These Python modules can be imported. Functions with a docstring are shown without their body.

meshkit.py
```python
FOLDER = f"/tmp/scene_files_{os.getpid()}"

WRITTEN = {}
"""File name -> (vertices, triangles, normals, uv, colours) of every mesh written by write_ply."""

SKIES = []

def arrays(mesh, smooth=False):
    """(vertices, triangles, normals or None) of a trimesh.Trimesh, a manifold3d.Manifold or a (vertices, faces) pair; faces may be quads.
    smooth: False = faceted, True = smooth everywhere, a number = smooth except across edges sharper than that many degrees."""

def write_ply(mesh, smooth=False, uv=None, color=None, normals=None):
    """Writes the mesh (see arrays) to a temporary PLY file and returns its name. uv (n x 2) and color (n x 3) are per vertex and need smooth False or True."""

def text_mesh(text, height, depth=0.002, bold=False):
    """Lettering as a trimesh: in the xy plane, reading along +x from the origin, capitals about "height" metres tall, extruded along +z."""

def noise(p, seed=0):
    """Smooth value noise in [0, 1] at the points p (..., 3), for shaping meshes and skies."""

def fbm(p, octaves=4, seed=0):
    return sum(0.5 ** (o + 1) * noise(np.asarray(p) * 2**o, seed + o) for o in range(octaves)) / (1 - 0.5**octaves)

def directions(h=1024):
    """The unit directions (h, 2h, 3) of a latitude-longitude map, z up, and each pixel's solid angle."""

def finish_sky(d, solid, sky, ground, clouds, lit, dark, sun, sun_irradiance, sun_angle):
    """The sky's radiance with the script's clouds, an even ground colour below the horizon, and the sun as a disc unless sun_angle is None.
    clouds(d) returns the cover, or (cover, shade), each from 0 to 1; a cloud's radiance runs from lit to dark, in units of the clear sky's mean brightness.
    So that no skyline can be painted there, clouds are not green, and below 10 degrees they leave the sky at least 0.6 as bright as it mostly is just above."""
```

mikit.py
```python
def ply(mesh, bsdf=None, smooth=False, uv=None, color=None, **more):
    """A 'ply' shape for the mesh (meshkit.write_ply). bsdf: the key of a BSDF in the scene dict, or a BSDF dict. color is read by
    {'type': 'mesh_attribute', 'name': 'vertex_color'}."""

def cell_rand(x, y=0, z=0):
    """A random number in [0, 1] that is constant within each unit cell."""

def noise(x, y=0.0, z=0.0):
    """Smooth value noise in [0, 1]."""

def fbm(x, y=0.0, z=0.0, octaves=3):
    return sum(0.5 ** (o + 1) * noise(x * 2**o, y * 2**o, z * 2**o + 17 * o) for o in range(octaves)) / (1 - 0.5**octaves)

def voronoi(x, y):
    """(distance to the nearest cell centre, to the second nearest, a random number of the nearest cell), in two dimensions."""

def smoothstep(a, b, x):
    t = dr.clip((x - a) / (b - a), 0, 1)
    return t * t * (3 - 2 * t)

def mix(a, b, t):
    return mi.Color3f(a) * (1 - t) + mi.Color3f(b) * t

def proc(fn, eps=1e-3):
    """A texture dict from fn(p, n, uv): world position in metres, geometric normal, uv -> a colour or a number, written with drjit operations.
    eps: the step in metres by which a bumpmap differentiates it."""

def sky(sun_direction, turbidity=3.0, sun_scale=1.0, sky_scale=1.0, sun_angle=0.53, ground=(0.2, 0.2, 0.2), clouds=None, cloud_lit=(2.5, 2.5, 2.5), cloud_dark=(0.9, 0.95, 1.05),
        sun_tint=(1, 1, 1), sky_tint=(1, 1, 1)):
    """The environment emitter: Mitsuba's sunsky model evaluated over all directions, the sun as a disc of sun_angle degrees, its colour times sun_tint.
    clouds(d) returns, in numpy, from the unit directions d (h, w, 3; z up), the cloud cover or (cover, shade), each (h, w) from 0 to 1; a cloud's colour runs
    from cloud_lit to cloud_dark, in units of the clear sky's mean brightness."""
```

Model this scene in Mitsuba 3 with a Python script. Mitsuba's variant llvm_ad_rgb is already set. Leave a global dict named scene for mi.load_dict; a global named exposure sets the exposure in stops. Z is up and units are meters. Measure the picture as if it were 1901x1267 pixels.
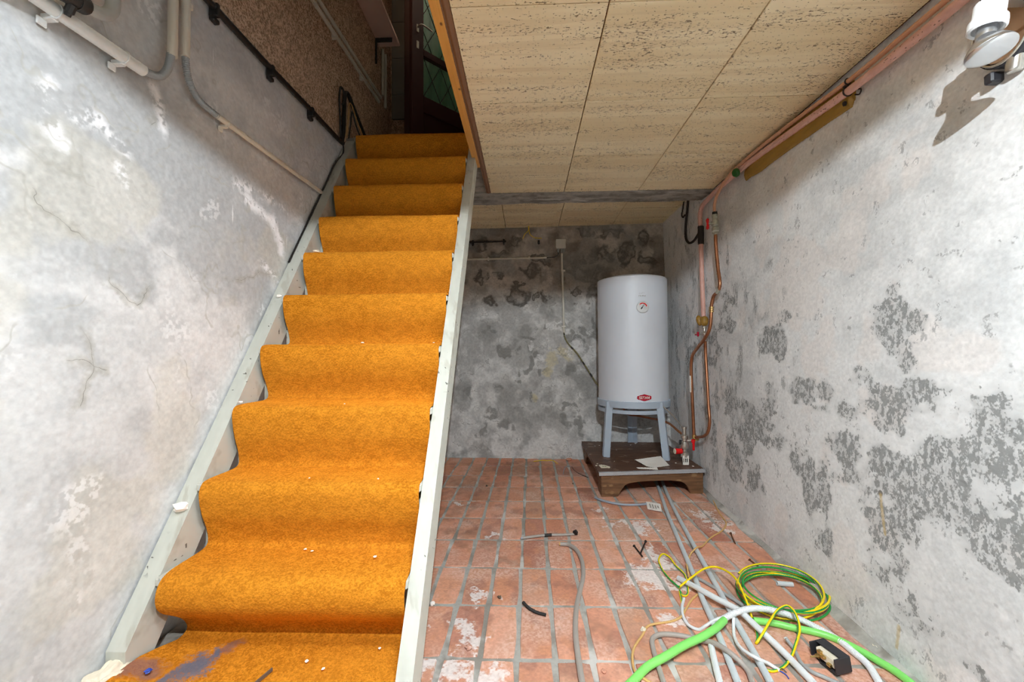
import math
import numpy as np
import trimesh
import shapely
from shapely.geometry import Polygon, Point
import drjit as dr
import mitsuba as mi
import mikit
import meshkit
from mikit import noise, fbm, voronoi, cell_rand, smoothstep, mix

T = mi.ScalarTransform4f
scene, labels = {}, {}
rng = np.random.default_rng(7)

# ------------------------------------------------------------------ camera, light, exposure
FOCAL = 754.05                                    # in pixels of a 1901 x 1267 frame
YAW, PITCH, ROLL = 0.0336, 0.0270, 0.0067
f_dir = np.array([-math.sin(YAW) * math.cos(PITCH), math.cos(YAW) * math.cos(PITCH), math.sin(PITCH)])
r_dir = np.array([math.cos(YAW), math.sin(YAW), 0.0])
u_dir = np.cross(r_dir, f_dir)
up = u_dir * math.cos(ROLL) + r_dir * math.sin(ROLL)
eye = np.array([0.0, 0.0, 1.0])
scene['camera'] = {'type': 'perspective', 'fov_axis': 'x', 'fov': 2 * math.degrees(math.atan(1901 / 2 / FOCAL)),
                   'near_clip': 0.02, 'far_clip': 50.0,
                   'to_world': T().look_at(origin=eye.tolist(), target=(eye + f_dir).tolist(), up=up.tolist())}
exposure = 0.0
UNSEEN_LAMP = np.array([0.15, -0.30, 1.985])               # unseen bulb under a tilted dish, placed to light the walls and stairs
LAMP_POWER = 1.5e5                                 # radiance of the small bright capsule
LAMP_TINT = (0.905, 0.995, 1.065)
UNSEEN_ROUND_LAMP = np.array([0.24, 0.30, 2.087])         # unseen round ceiling lamp over the viewer, placed to light the floor
ROUND_POWER = 185.0
HALL_POWER = 1300.0                                # unseen warm globe upstairs, placed to light the wallpaper and door curtain


def srgb(r, g, b):
    return tuple(((c / 255 / 12.92) if c / 255 <= 0.04045 else ((c / 255 + 0.055) / 1.055) ** 2.4) for c in (r, g, b))


# ------------------------------------------------------------------ mesh helpers
def tm(v, f):
    return trimesh.Trimesh(np.asarray(v, float), np.asarray(f, int), process=False)


def cat(*ms):
    return trimesh.util.concatenate([m for m in ms if m is not None])


def box(x0, x1, y0, y1, z0, z1, bev=0.0):
    e = np.array([x1 - x0, y1 - y0, z1 - z0])
    c = np.array([x0 + x1, y0 + y1, z0 + z1]) / 2
    if bev <= 0:
        m = trimesh.creation.box(e)
    else:
        b = min(bev, *(e * 0.45))
        pts = []
        for sx in (-1, 1):
            for sy in (-1, 1):
                for sz in (-1, 1):
                    s = np.array([sx, sy, sz])
                    for k in range(3):
                        h = e / 2 - b
                        h[k] = e[k] / 2
                        pts.append(s * h)
        m = trimesh.convex.convex_hull(np.array(pts))
    m.apply_translation(c)
    return m


def spline(pts, n=8):
    p = np.asarray(pts, float)
    if len(p) < 3:
        return p
    q = np.vstack([2 * p[0] - p[1], p, 2 * p[-1] - p[-2]])
    out = []
    for i in range(1, len(q) - 2):
        a, b, c, d = q[i - 1:i + 3]
        ta, tb, tc = np.linalg.norm(b - a) ** .5 + 1e-6, np.linalg.norm(c - b) ** .5 + 1e-6, np.linalg.norm(d - c) ** .5 + 1e-6
        m1 = (b - a) / ta - (c - a) / (ta + tb) + (c - b) / tb
        m2 = (c - b) / tb - (d - b) / (tb + tc) + (d - c) / tc
        m1, m2 = m1 * tb, m2 * tb
        for t in np.linspace(0, 1, n, endpoint=False):
            out.append((2 * t ** 3 - 3 * t ** 2 + 1) * b + (t ** 3 - 2 * t ** 2 + t) * m1 + (-2 * t ** 3 + 3 * t ** 2) * c + (t ** 3 - t ** 2) * m2)
    out.append(p[-1])
    return np.array(out)


def resample(p, step):
    p = np.asarray(p, float)
    d = np.r_[0, np.cumsum(np.linalg.norm(np.diff(p, axis=0), axis=1))]
    s = np.linspace(0, d[-1], max(2, int(d[-1] / step) + 1))
    return np.stack([np.interp(s, d, p[:, k]) for k in range(p.shape[1])], 1), s


def frames(p):
    t = np.gradient(p, axis=0)
    t /= np.linalg.norm(t, axis=1, keepdims=True) + 1e-12
    a = np.cross(t[0], [0, 0, 1] if abs(t[0][2]) < 0.9 else [1, 0, 0])
    a /= np.linalg.norm(a)
    A = [a]
    for i in range(1, len(p)):
        a = A[-1] - t[i] * np.dot(A[-1], t[i])
        a /= np.linalg.norm(a) + 1e-12
        A.append(a)
    A = np.array(A)
    return t, A, np.cross(t, A)


def sweep(path, radius, sides=10, caps=True, col=None):
    """A round tube along the points; radius a number or one per point."""
    p = np.asarray(path, float)
    t, A, B = frames(p)
    r = np.broadcast_to(np.asarray(radius, float), (len(p),))[:, None, None]
    ang = np.arange(sides) * 2 * math.pi / sides
    ring = np.cos(ang)[None, :, None] * A[:, None] + np.sin(ang)[None, :, None] * B[:, None]
    v = (p[:, None] + ring * r).reshape(-1, 3)
    i, j = np.meshgrid(np.arange(len(p) - 1), np.arange(sides), indexing='ij')
    a, b = i * sides + j, i * sides + (j + 1) % sides
    c, d = a + sides, b + sides
    f = np.vstack([np.stack([a, b, d], -1).reshape(-1, 3), np.stack([a, d, c], -1).reshape(-1, 3)])
    if caps:
        n = len(v)
        v = np.vstack([v, p[:1], p[-1:]])
        k = np.arange(sides)
        f = np.vstack([f, np.stack([np.full(sides, n), (k + 1) % sides, k], 1),
                       np.stack([np.full(sides, n + 1), n - sides + k, n - sides + (k + 1) % sides], 1)])
    return tm(v, f)


def tube(pts, r, sides=10, n=8, caps=True):
    return sweep(spline(pts, n), r, sides, caps)


def straight(pts, r, sides=12):
    return sweep(np.asarray(pts, float), r, sides)


def corrugated(pts, r, pitch=0.006, depth=0.0026, sides=12):
    p, s = resample(spline(pts, 12), pitch / 4)
    return sweep(p, r - depth * (0.5 + 0.5 * np.cos(s / pitch * 2 * math.pi)), sides)


def lathe(profile, sides=32, closed=False):
    """Profile of (radius, height) turned about z."""
    q = np.asarray(profile, float)
    ang = np.arange(sides) * 2 * math.pi / sides
    v = np.stack([q[:, None, 0] * np.cos(ang), q[:, None, 0] * np.sin(ang), np.repeat(q[:, 1:2], sides, 1)], -1).reshape(-1, 3)
    n = len(q)
    i, j = np.meshgrid(np.arange(n - 1), np.arange(sides), indexing='ij')
    a, b = i * sides + j, i * sides + (j + 1) % sides
    c, d = a + sides, b + sides
    f = np.vstack([np.stack([a, b, d], -1).reshape(-1, 3), np.stack([a, d, c], -1).reshape(-1, 3)])
    m = tm(v, f)
    m.merge_vertices()
    m.update_faces(m.nondegenerate_faces())
    return m


def axis_to(m, p, d):
    """Moves a mesh made along +z so that z points along d and its origin lies at p."""
    d = np.asarray(d, float) / np.linalg.norm(d)
    M = trimesh.geometry.align_vectors([0, 0, 1], d)
    M[:3, 3] = p
    m = m.copy()
    m.apply_transform(M)
    return m


def ext_yz(poly, x0, x1):
    m = trimesh.creation.extrude_polygon(poly if isinstance(poly, Polygon) else Polygon(poly), abs(x1 - x0), engine='earcut')
    v = m.vertices
    return tm(np.stack([v[:, 2] + min(x0, x1), v[:, 0], v[:, 1]], 1), m.faces)


def ext_xz(poly, y0, y1):
    m = trimesh.creation.extrude_polygon(poly if isinstance(poly, Polygon) else Polygon(poly), abs(y1 - y0), engine='earcut')
    v = m.vertices
    return tm(np.stack([v[:, 0], max(y0, y1) - v[:, 2], v[:, 1]], 1), m.faces)


def grid(P, uv=None):
    """A sheet through the points P (n, m, 3)."""
    n, m = P.shape[:2]
    i, j = np.meshgrid(np.arange(n - 1), np.arange(m - 1), indexing='ij')
    a = i * m + j
    f = np.vstack([np.stack([a, a + 1, a + m + 1], -1).reshape(-1, 3), np.stack([a, a + m + 1, a + m], -1).reshape(-1, 3)])
    return tm(P.reshape(-1, 3), f)


def rotz(m, deg, c=(0, 0, 0)):
    m.apply_transform(trimesh.transformations.rotation_matrix(math.radians(deg), [0, 0, 1], c))
    return m


# ------------------------------------------------------------------ scene helpers
def numbered(key):
    if key not in scene and key not in labels and not any(k.startswith(key + '__') for k in scene):
        return key
    i = 1
    while True:
        k = f'{key}_{i:03d}'
        if k not in scene and k not in labels and not any(q.startswith(k + '__') for q in scene):
            return k
        i += 1


def part(parent, name, mesh, bsdf, smooth=False, label=None, kind=None, **more):
    key = numbered(f'{parent}__{name}')
    scene[key] = mikit.ply(mesh, bsdf, smooth=smooth, **more)
    d = {}
    if label:
        d['label'] = label
    if kind:
        d['kind'] = kind
    if d:
        labels[key] = d
    return key


def thing(name, label, cat_, group=None):
    key = numbered(name)
    labels[key] = {'label': label, 'category': cat_}
    if group:
        labels[key]['group'] = group
    return key


def solo(name, mesh, bsdf, label, cat_, group=None, smooth=False, **more):
    key = thing(name, label, cat_, group)
    scene[key] = mikit.ply(mesh, bsdf, smooth=smooth, **more)
    return key


def struct(name, mesh, bsdf, label, smooth=False, cat_=None, **more):
    labels[name] = {'label': label, 'kind': 'structure', 'category': cat_ or name.split('_')[0]}
    if mesh is not None:
        scene[name] = mikit.ply(mesh, bsdf, smooth=smooth, **more)
    return name


# ------------------------------------------------------------------ materials
def mat(name, color, rough=0.5, metallic=0.0, spec=0.5, bump=None, bump_scale=1.0, **more):
    b = {'type': 'principled', 'base_color': color if isinstance(color, dict) else {'type': 'rgb', 'value': list(color)},
         'roughness': rough, 'metallic': metallic, 'specular': spec, **more}
    if bump is not None:
        b = {'type': 'bumpmap', 'arbitrary': bump, 'scale': bump_scale, 'bsdf': b}
    scene[name] = {'type': 'twosided', 'bsdf': b}
    return name


def V(c):
    return mi.Color3f(*c)


def segs(a, b, lines):
    """Distance from (a, b) to the nearest of the polylines."""
    d = mi.Float(9)
    for ln in lines:
        for (x0, y0), (x1, y1) in zip(ln[:-1], ln[1:]):
            ex, ey = x1 - x0, y1 - y0
            t = dr.clip(((a - x0) * ex + (b - y0) * ey) / (ex * ex + ey * ey), 0, 1)
            d = dr.minimum(d, dr.sqrt(dr.square(a - x0 - t * ex) + dr.square(b - y0 - t * ey)))
    return d


def blobs(a, b, items):
    """Largest 1 - normalised distance over the ellipses (centre a, centre b, radius a, radius b)."""
    d = mi.Float(-9)
    for ca, cb, ra, rb in items:
        d = dr.maximum(d, 1 - dr.sqrt(dr.square((a - ca) / ra) + dr.square((b - cb) / rb)))
    return d


# the left wall: pale cement plaster, grey trowel clouds, lime bloom, cracks
L_BLOOM = [[(0.85, 1.611), (0.853, 1.549), (0.852, 1.494), (0.877, 1.477)], [(0.906, 1.568), (0.946, 1.595), (0.975, 1.574), (1.016, 1.543)],
           [(0.994, 1.484), (1.02, 1.452), (1.045, 1.42)], [(1.455, 1.628), (1.616, 1.643), (1.774, 1.606)], [(1.506, 1.607), (1.643, 1.554), (1.72, 1.44)],
           [(1.56, 1.36), (1.7, 1.32)], [(1.09, 1.75), (1.13, 1.66)]]
L_CRACK = [[(0.72, 1.44), (0.764, 1.433), (0.793, 1.419), (0.829, 1.401), (0.87, 1.399), (0.923, 1.419)], [(0.827, 1.349), (0.865, 1.315), (0.915, 1.297), (0.97, 1.22)],
           [(1.015, 1.586), (1.07, 1.622), (1.097, 1.653)], [(1.287, 1.264), (1.408, 1.279), (1.52, 1.30), (1.62, 1.321), (1.692, 1.347)],
           [(0.88, 0.975), (0.926, 0.973), (0.994, 0.974)], [(0.93, 0.87), (0.95, 0.97), (0.94, 1.06)], [(1.02, 1.25), (1.0, 1.18), (1.05, 1.13), (1.11, 1.2)]]
L_GREY = [(0.78, 1.58, .20, .14), (0.95, 1.68, .25, .09), (1.40, 1.50, .45, .30), (1.10, 1.62, .30, .16), (0.98, 1.22, .16, .10), (0.84, 1.30, .10, .08), (1.50, 1.22, .18, .14), (0.90, 1.0, .12, .06), (1.2, 1.35, .2, .12)]


def plaster_left(p, n, uv):
    y, z = p.y, p.z
    w1, w2 = fbm(y * 7, z * 7, 3, 4) - .5, fbm(y * 7 + 31, z * 7, 9, 4) - .5
    v1, v2 = fbm(y * 30, z * 30, 13, 3) - .5, fbm(y * 30 + 7, z * 30, 19, 3) - .5
    big, mid, fine = fbm(y * 1.9, z * 1.9, 4, 4), fbm(y * 11, z * 11, 7, 4), fbm(y * 95, z * 95, 2, 3)
    c = mix((.47, .475, .475), (.61, .61, .605), smoothstep(.34, .60, big * .55 + mid * .45))
    g = smoothstep(-.25, .45, blobs(y + w1 * .30, z + w2 * .30, L_GREY) + (mid - .5) * 1.3)
    c = mix(c, V((.37, .38, .385)), g * (.65 + .3 * mid))
    cloud = smoothstep(.50, .62, fbm(y * 3.1 + 3, z * 3.1, 44, 5))
    c = mix(c, V((.43, .43, .425)), cloud * .45)
    tan = smoothstep(.54, .66, fbm(y * 4.2 + 11, z * 4.2, 2, 5))
    c = mix(c, V((.50, .475, .40)), tan * .40)
    bd = segs(y + w1 * .07 + v1 * .02, z + w2 * .07 + v2 * .02, L_BLOOM)
    b = (1 - smoothstep(.0, .036, bd + (fine - .5) * .03)) * smoothstep(.38, .58, mid + (fine - .5) * .5)
    c = mix(c, V((.86, .86, .87)), b * .9)
    spot = smoothstep(.66, .74, fbm(y * 7.5 + 1, z * 6, 64, 4)) * smoothstep(.45, .6, fine)
    c = mix(c, V((.78, .78, .78)), spot * .35)
    scr = smoothstep(.945, .975, noise(y * 60, z * 4.0, 5)) * smoothstep(.6, .72, noise(y * 6, z * 5, 8))
    c = mix(c, V((.80, .80, .80)), scr * .7)
    k = segs(y + w1 * .06 + v1 * .025, z + w2 * .06 + v2 * .025, L_CRACK)
    part_ = smoothstep(.40, .60, fbm(y * 13, z * 13, 77, 2))
    c = mix(c, V((.35, .335, .285)), (1 - smoothstep(.0, .020, k + (fine - .5) * .012)) * .5 * (.3 + .7 * part_))
    c = mix(c, V((.16, .155, .14)), (1 - smoothstep(.0003, .0014, k)) * .6 * part_)
    vein = 1 - smoothstep(.002, .010, dr.abs(fbm(y * 3.4, z * 3.4, 91, 5) - .5))
    c = mix(c, V((.38, .37, .33)), vein * .5 * smoothstep(.40, .54, mid))
    return c * (0.86 + 0.28 * fine)


# the right wall: thin whitewash worn off to dark cement in streaky, grainy patches
R_PATCH = [(1.999, 1.175, .05, .05), (1.42, 1.10, .09, .055), (1.36, 1.03, .05, .06), (2.08, 1.046, .05, .06), (2.179, .625, .12, .10), (1.896, .822, .05, .05), (1.70, .775, .10, .05),
           (1.387, .846, .10, .075), (1.31, .90, .06, .06), (1.60, .63, .10, .06), (2.3, .57, .10, .11), (1.315, .60, .12, .10), (1.20, .62, .13, .11), (1.11, .66, .10, .10), (1.05, .70, .10, .10),
           (1.405, .443, .10, .08), (1.29, .50, .12, .13), (1.66, .268, .025, .06), (1.504, .535, .10, .07), (1.75, .40, .07, .10), (2.498, .311, .10, .08), (2.241, .298, .05, .08), (1.10, .54, .16, .08),
           (1.28, .23, .07, .08), (1.22, .16, .08, .05), (1.9, .48, .05, .06), (2.55, .70, .08, .10), (2.75, .95, .07, .11), (2.9, .55, .09, .12), (3.2, .9, .08, .14), (2.62, 1.2, .05, .1),
           (1.02, .47, .12, .06), (1.0, .82, .06, .05), (1.37, .36, .06, .08)]


# stretches with dark upright streaks, mostly toward the far end
R_STREAK = [(3.45, 1.0, .28, .75), (3.0, 1.3, .22, .42), (2.8, .75, .18, .35), (3.5, .45, .25, .35), (2.6, 1.5, .12, .22), (2.45, .8, .12, .28), (3.2, 1.8, .35, .22), (2.28, 1.25, .10, .17), (2.05, .95, .07, .13), (2.55, .4, .2, .16), (2.9, .3, .2, .2)]


def plaster_right(p, n, uv):
    y, z = p.y, p.z
    w1, w2 = fbm(y * 9, z * 9, 3, 5) - .5, fbm(y * 9 + 31, z * 9, 9, 5) - .5
    big, mid, fine = fbm(y * 2.1, z * 2.1, 14, 4), fbm(y * 10, z * 13, 17, 4), fbm(y * 110, z * 110, 12, 3)
    c = mix((.57, .575, .57), (.70, .70, .69), smoothstep(.34, .60, big * .55 + mid * .45))
    damp = blobs(y + w1 * .5, z + w2 * .5, R_STREAK)  # mask of the streaked stretches
    pink = smoothstep(.55, .66, fbm(y * 5 + 5, z * 5, 32, 4))
    c = mix(c, V((.735, .665, .62)), pink * .40)
    grain = fbm(y * 95, z * 55, 3, 4) * .6 + fbm(y * 260, z * 200, 5, 3) * .4
    d = blobs(y + w1 * .24, z + w2 * .22 + w1 * .06, [(a, b, ra * 1.4, rb * 1.3) for a, b, ra, rb in R_PATCH]) + (mid - .5) * 2.9 + (fine - .5) * .7
    g = smoothstep(-.15, .55, d)
    m = smoothstep(.74 - g * .28, .88 - g * .28, grain + .05 * g)
    c = mix(c, V((.36, .365, .36)), g * .55)
    c = mix(c, V((.195, .20, .195)), m * smoothstep(.0, .5, g) * .8)
    sp = smoothstep(.66, .74, fbm(y * 21, z * 25, 71, 4)) * smoothstep(.5, .62, grain)
    c = mix(c, V((.20, .20, .195)), sp * .55)
    st = smoothstep(.55, .67, fbm(y * 19, z * 7, 41, 5) + .04 * dr.clip(damp, -1, 1)) * smoothstep(-.6, .3, damp + (mid - .5) * 1.2)
    c = mix(c, V((.19, .195, .19)), st * (.25 + .45 * smoothstep(.42, .6, grain)))
    k = blobs(y, z, [(1.423, .516, .012, .012)])
    c = mix(c, V((.10, .085, .06)), smoothstep(0, .4, k) * .8)
    rust = 1 - smoothstep(.002, .009, segs(y + w1 * .01, z, [[(1.423, .51), (1.40, .39)], [(1.34, .13), (1.345, .06)]]) + (fine - .5) * .006)
    c = mix(c, V((.55, .40, .17)), rust * .6)
    return c * (0.86 + 0.28 * fine)


# the far wall: damp, its top painted in shade, with dark mould rings high up and lime spots lower down
B_MOULD = [(0.05, 1.76, .14, .075), (-.02, 1.62, .05, .05), (-.2, 1.74, .06, .05), (-.38, 1.73, .06, .05), (0.16, 1.86, .11, .055), (-.07, 1.52, .12, .075), (-.33, 1.50, .10, .075), (0.2, 1.52, .07, .06),
           (0.09, 1.52, .05, .04), (.50, 1.77, .14, .09), (.65, 1.72, .09, .08), (.62, 1.88, .07, .05), (.50, 1.89, .07, .05), (.45, 1.54, .04, .05), (.63, 1.56, .08, .10), (.75, 1.9, .10, .07), (.95, 1.92, .08, .10),
           (1.12, 1.86, .07, .10), (1.1, 2.02, .08, .08), (-.25, 1.95, .12, .05), (-.45, 2.03, .10, .08), (-.12, 2.05, .10, .07), (.8, 2.1, .12, .06), (.55, 2.12, .08, .06)]
B_DARK = [(-.03, 1.12, .11, .05), (.0, 1.02, .07, .08), (.10, .98, .06, .05), (.05, .90, .06, .06), (.16, .80, .05, .05), (-.18, 1.0, .10, .05), (.22, 1.2, .04, .03), (.42, 1.18, .08, .06), (.5, 1.1, .08, .05), (-.35, 1.2, .08, .05),
          (-.23, .7, .04, .06), (.05, .55, .03, .05), (-.05, .48, .03, .03), (.32, .32, .10, .10), (.42, .50, .06, .04), (-.35, .42, .08, .05), (-.15, .28, .08, .07), (-.4, .25, .06, .08), (.5, .25, .06, .08),
          (.6, 1.25, .06, .14), (-.55, .62, .06, .1), (.42, .85, .06, .12), (-.02, .78, .03, .04)]
B_YELLOW = [(.235, .93, .07, .10), (.38, 1.0, .09, .08), (.21, .80, .05, .10), (.08, .56, .03, .05)]
B_WHITE = [(-.02, 1.44, .03, .03), (.02, 1.05, .05, .07), (.14, .95, .05, .06), (.34, 1.28, .10, .02), (.5, 1.05, .12, .05), (.58, .92, .10, .10), (.3, 1.2, .10, .04)]


def plaster_back(p, n, uv):
    x, z = p.x, p.z
    w1, w2 = fbm(x * 10, z * 10, 3, 5) - .5, fbm(x * 10 + 31, z * 10, 9, 5) - .5
    v1 = fbm(x * 34, z * 34, 13, 3) - .5
    big, mid, fine = fbm(x * 2.4, z * 2.4, 24, 4), fbm(x * 12, z * 12, 27, 5), fbm(x * 70, z * 70, 22, 3)
    c = mix((.46, .46, .445), (.73, .73, .71), smoothstep(.36, .62, big * .45 + mid * .55))
    up = smoothstep(-.08, .07, z - 1.575 + w1 * .16 + (mid - .5) * .16)       # shadow edge painted in: browner above it, with a ragged edge
    c = mix(c, mix((.24, .195, .155), (.47, .41, .35), smoothstep(.3, .7, mid * .6 + big * .4)), up * .85)
    d = blobs(x + w1 * .26 + v1 * .04, z + w2 * .24, B_MOULD) + (mid - .5) * .9 + (fine - .5) * .25
    ring = smoothstep(-.15, .35, d)
    core = smoothstep(.35, 1.0, d) * .45
    c = mix(c, V((.085, .078, .066)), ring * (.85 - core))
    dark_mottle = smoothstep(.52, .66, fbm(x * 6.5, z * 6.5, 83, 5)) * up  # dark mottling, kept to the top painted in shade
    c = mix(c, V((.12, .10, .08)), dark_mottle * .55)
    d2 = blobs(x + w1 * .25, z + w2 * .25, B_DARK) + (mid - .5) * 1.4 + (fine - .5) * .3
    c = mix(c, V((.20, .20, .185)), smoothstep(.0, .5, d2) * .75 * (1 - up))
    yl = smoothstep(.0, .6, blobs(x + w1 * .10, z + w2 * .10, B_YELLOW) + (fine - .5) * .7 + (mid - .5) * .6)
    c = mix(c, V((.56, .50, .31)), yl * .65)
    wh = smoothstep(.05, .6, blobs(x + w1 * .2, z + w2 * .2, B_WHITE) + (fine - .5) * .8 + (mid - .5) * 1.2)
    c = mix(c, V((.80, .80, .79)), wh * .75)
    gr = smoothstep(.53, .66, fbm(x * 5 + 2, z * 5, 29, 5))
    c = mix(c, V((.25, .25, .235)), gr * .5)
    vein = 1 - smoothstep(.003, .014, dr.abs(fbm(x * 5.5, z * 5.5, 51, 5) - .5))
    c = mix(c, V((.22, .215, .195)), vein * .5 * smoothstep(.42, .58, mid))
    return c * (0.80 + 0.4 * fine)


def plaster_unseen(p, n, uv):  # for unseen walls only, kept dark to lower bounced light
    a, b = fbm(p.x * 2 + p.y * 1.3, p.z * 2, 4, 4), fbm(p.x * 20 + p.y * 17, p.z * 20, 8, 3)
    return mix((.16, .16, .155), (.28, .28, .27), smoothstep(.3, .65, a * .7 + b * .3))


def plaster_relief(p, n, uv):
    q = p.x + p.y * .83
    return fbm(q * 5, p.z * 5, 3, 4) * 2.2 + fbm(q * 45, p.z * 45, 9, 3) * .8 + noise(q * 260, p.z * 260, 4) * .16


relief = mikit.proc(plaster_relief, eps=2e-3)
mat('mat_wall_left', mikit.proc(plaster_left), .9, spec=.15, bump=relief, bump_scale=.0030)
mat('mat_wall_right', mikit.proc(plaster_right), .9, spec=.15, bump=relief, bump_scale=.0026)
mat('mat_wall_back', mikit.proc(plaster_back), .9, spec=.15, bump=relief, bump_scale=.0036)
mat('mat_wall_plain', mikit.proc(plaster_unseen), .9, spec=.15)


def wallpaper(p, n, uv):
    q = p.y + p.x
    v = noise(q * 210, p.z * 180, 5) * .45 + noise(q * 420, p.z * 360, 9) * .35 + noise(q * 80, p.z * 75, 2) * .2
    c = mix((.27, .165, .095), (.56, .385, .265), smoothstep(.32, .58, v))
    return mix(c, V((.72, .57, .44)), smoothstep(.56, .70, v) * .7)


mat('mat_wallpaper', mikit.proc(wallpaper), .75, spec=.3)


def travertine(p, n, uv):
    ix, iy = dr.floor((p.x + .231) / .5), dr.floor((p.y + .2535) / .5)
    o = cell_rand(ix, iy, 5) * 40
    band = fbm(p.x * 1.3 + o, p.y * 22 + o, 3, 3)
    c = mix((.76, .61, .375), (.85, .715, .475), smoothstep(.3, .7, band))
    c = mix(c, V((.66, .51, .30)), smoothstep(.6, .7, fbm(p.x * 3 + o, p.y * 90 + o, 8, 2)) * .35)
    wob = (noise(p.x * 60, p.y * 30, 2) - .5) * .5
    pit = noise(p.x * 110 + o, p.y * 420 + wob * 4 + o, 3) * .72 + noise(p.x * 260 + o, p.y * 520 + o, 7) * .28
    dens = smoothstep(.42, .66, fbm(p.x * 3.4 + o, p.y * 26 + o, 11, 3))
    m = smoothstep(.80 - dens * .13, .83 - dens * .13, pit)
    return mix(c, V((.155, .10, .045)), m * .88)


mat('mat_tile', mikit.proc(travertine), .7, spec=.3)
mat('mat_tile_joint', srgb(96, 62, 34), .8)


def concrete(p, n, uv):
    a, b = fbm(p.x * 7, p.y * 30 + p.z * 30, 4, 4), fbm(p.x * 40, p.y * 40 + p.z * 40, 8, 3)
    c = mix((.17, .155, .13), (.36, .33, .285), smoothstep(.3, .7, a * .6 + b * .4))
    return mix(c, V((.55, .53, .49)), smoothstep(.66, .76, fbm(p.x * 4, p.y * 24 + p.z * 20, 12, 4)) * .7)


mat('mat_concrete', mikit.proc(concrete), .9, spec=.15)

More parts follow.
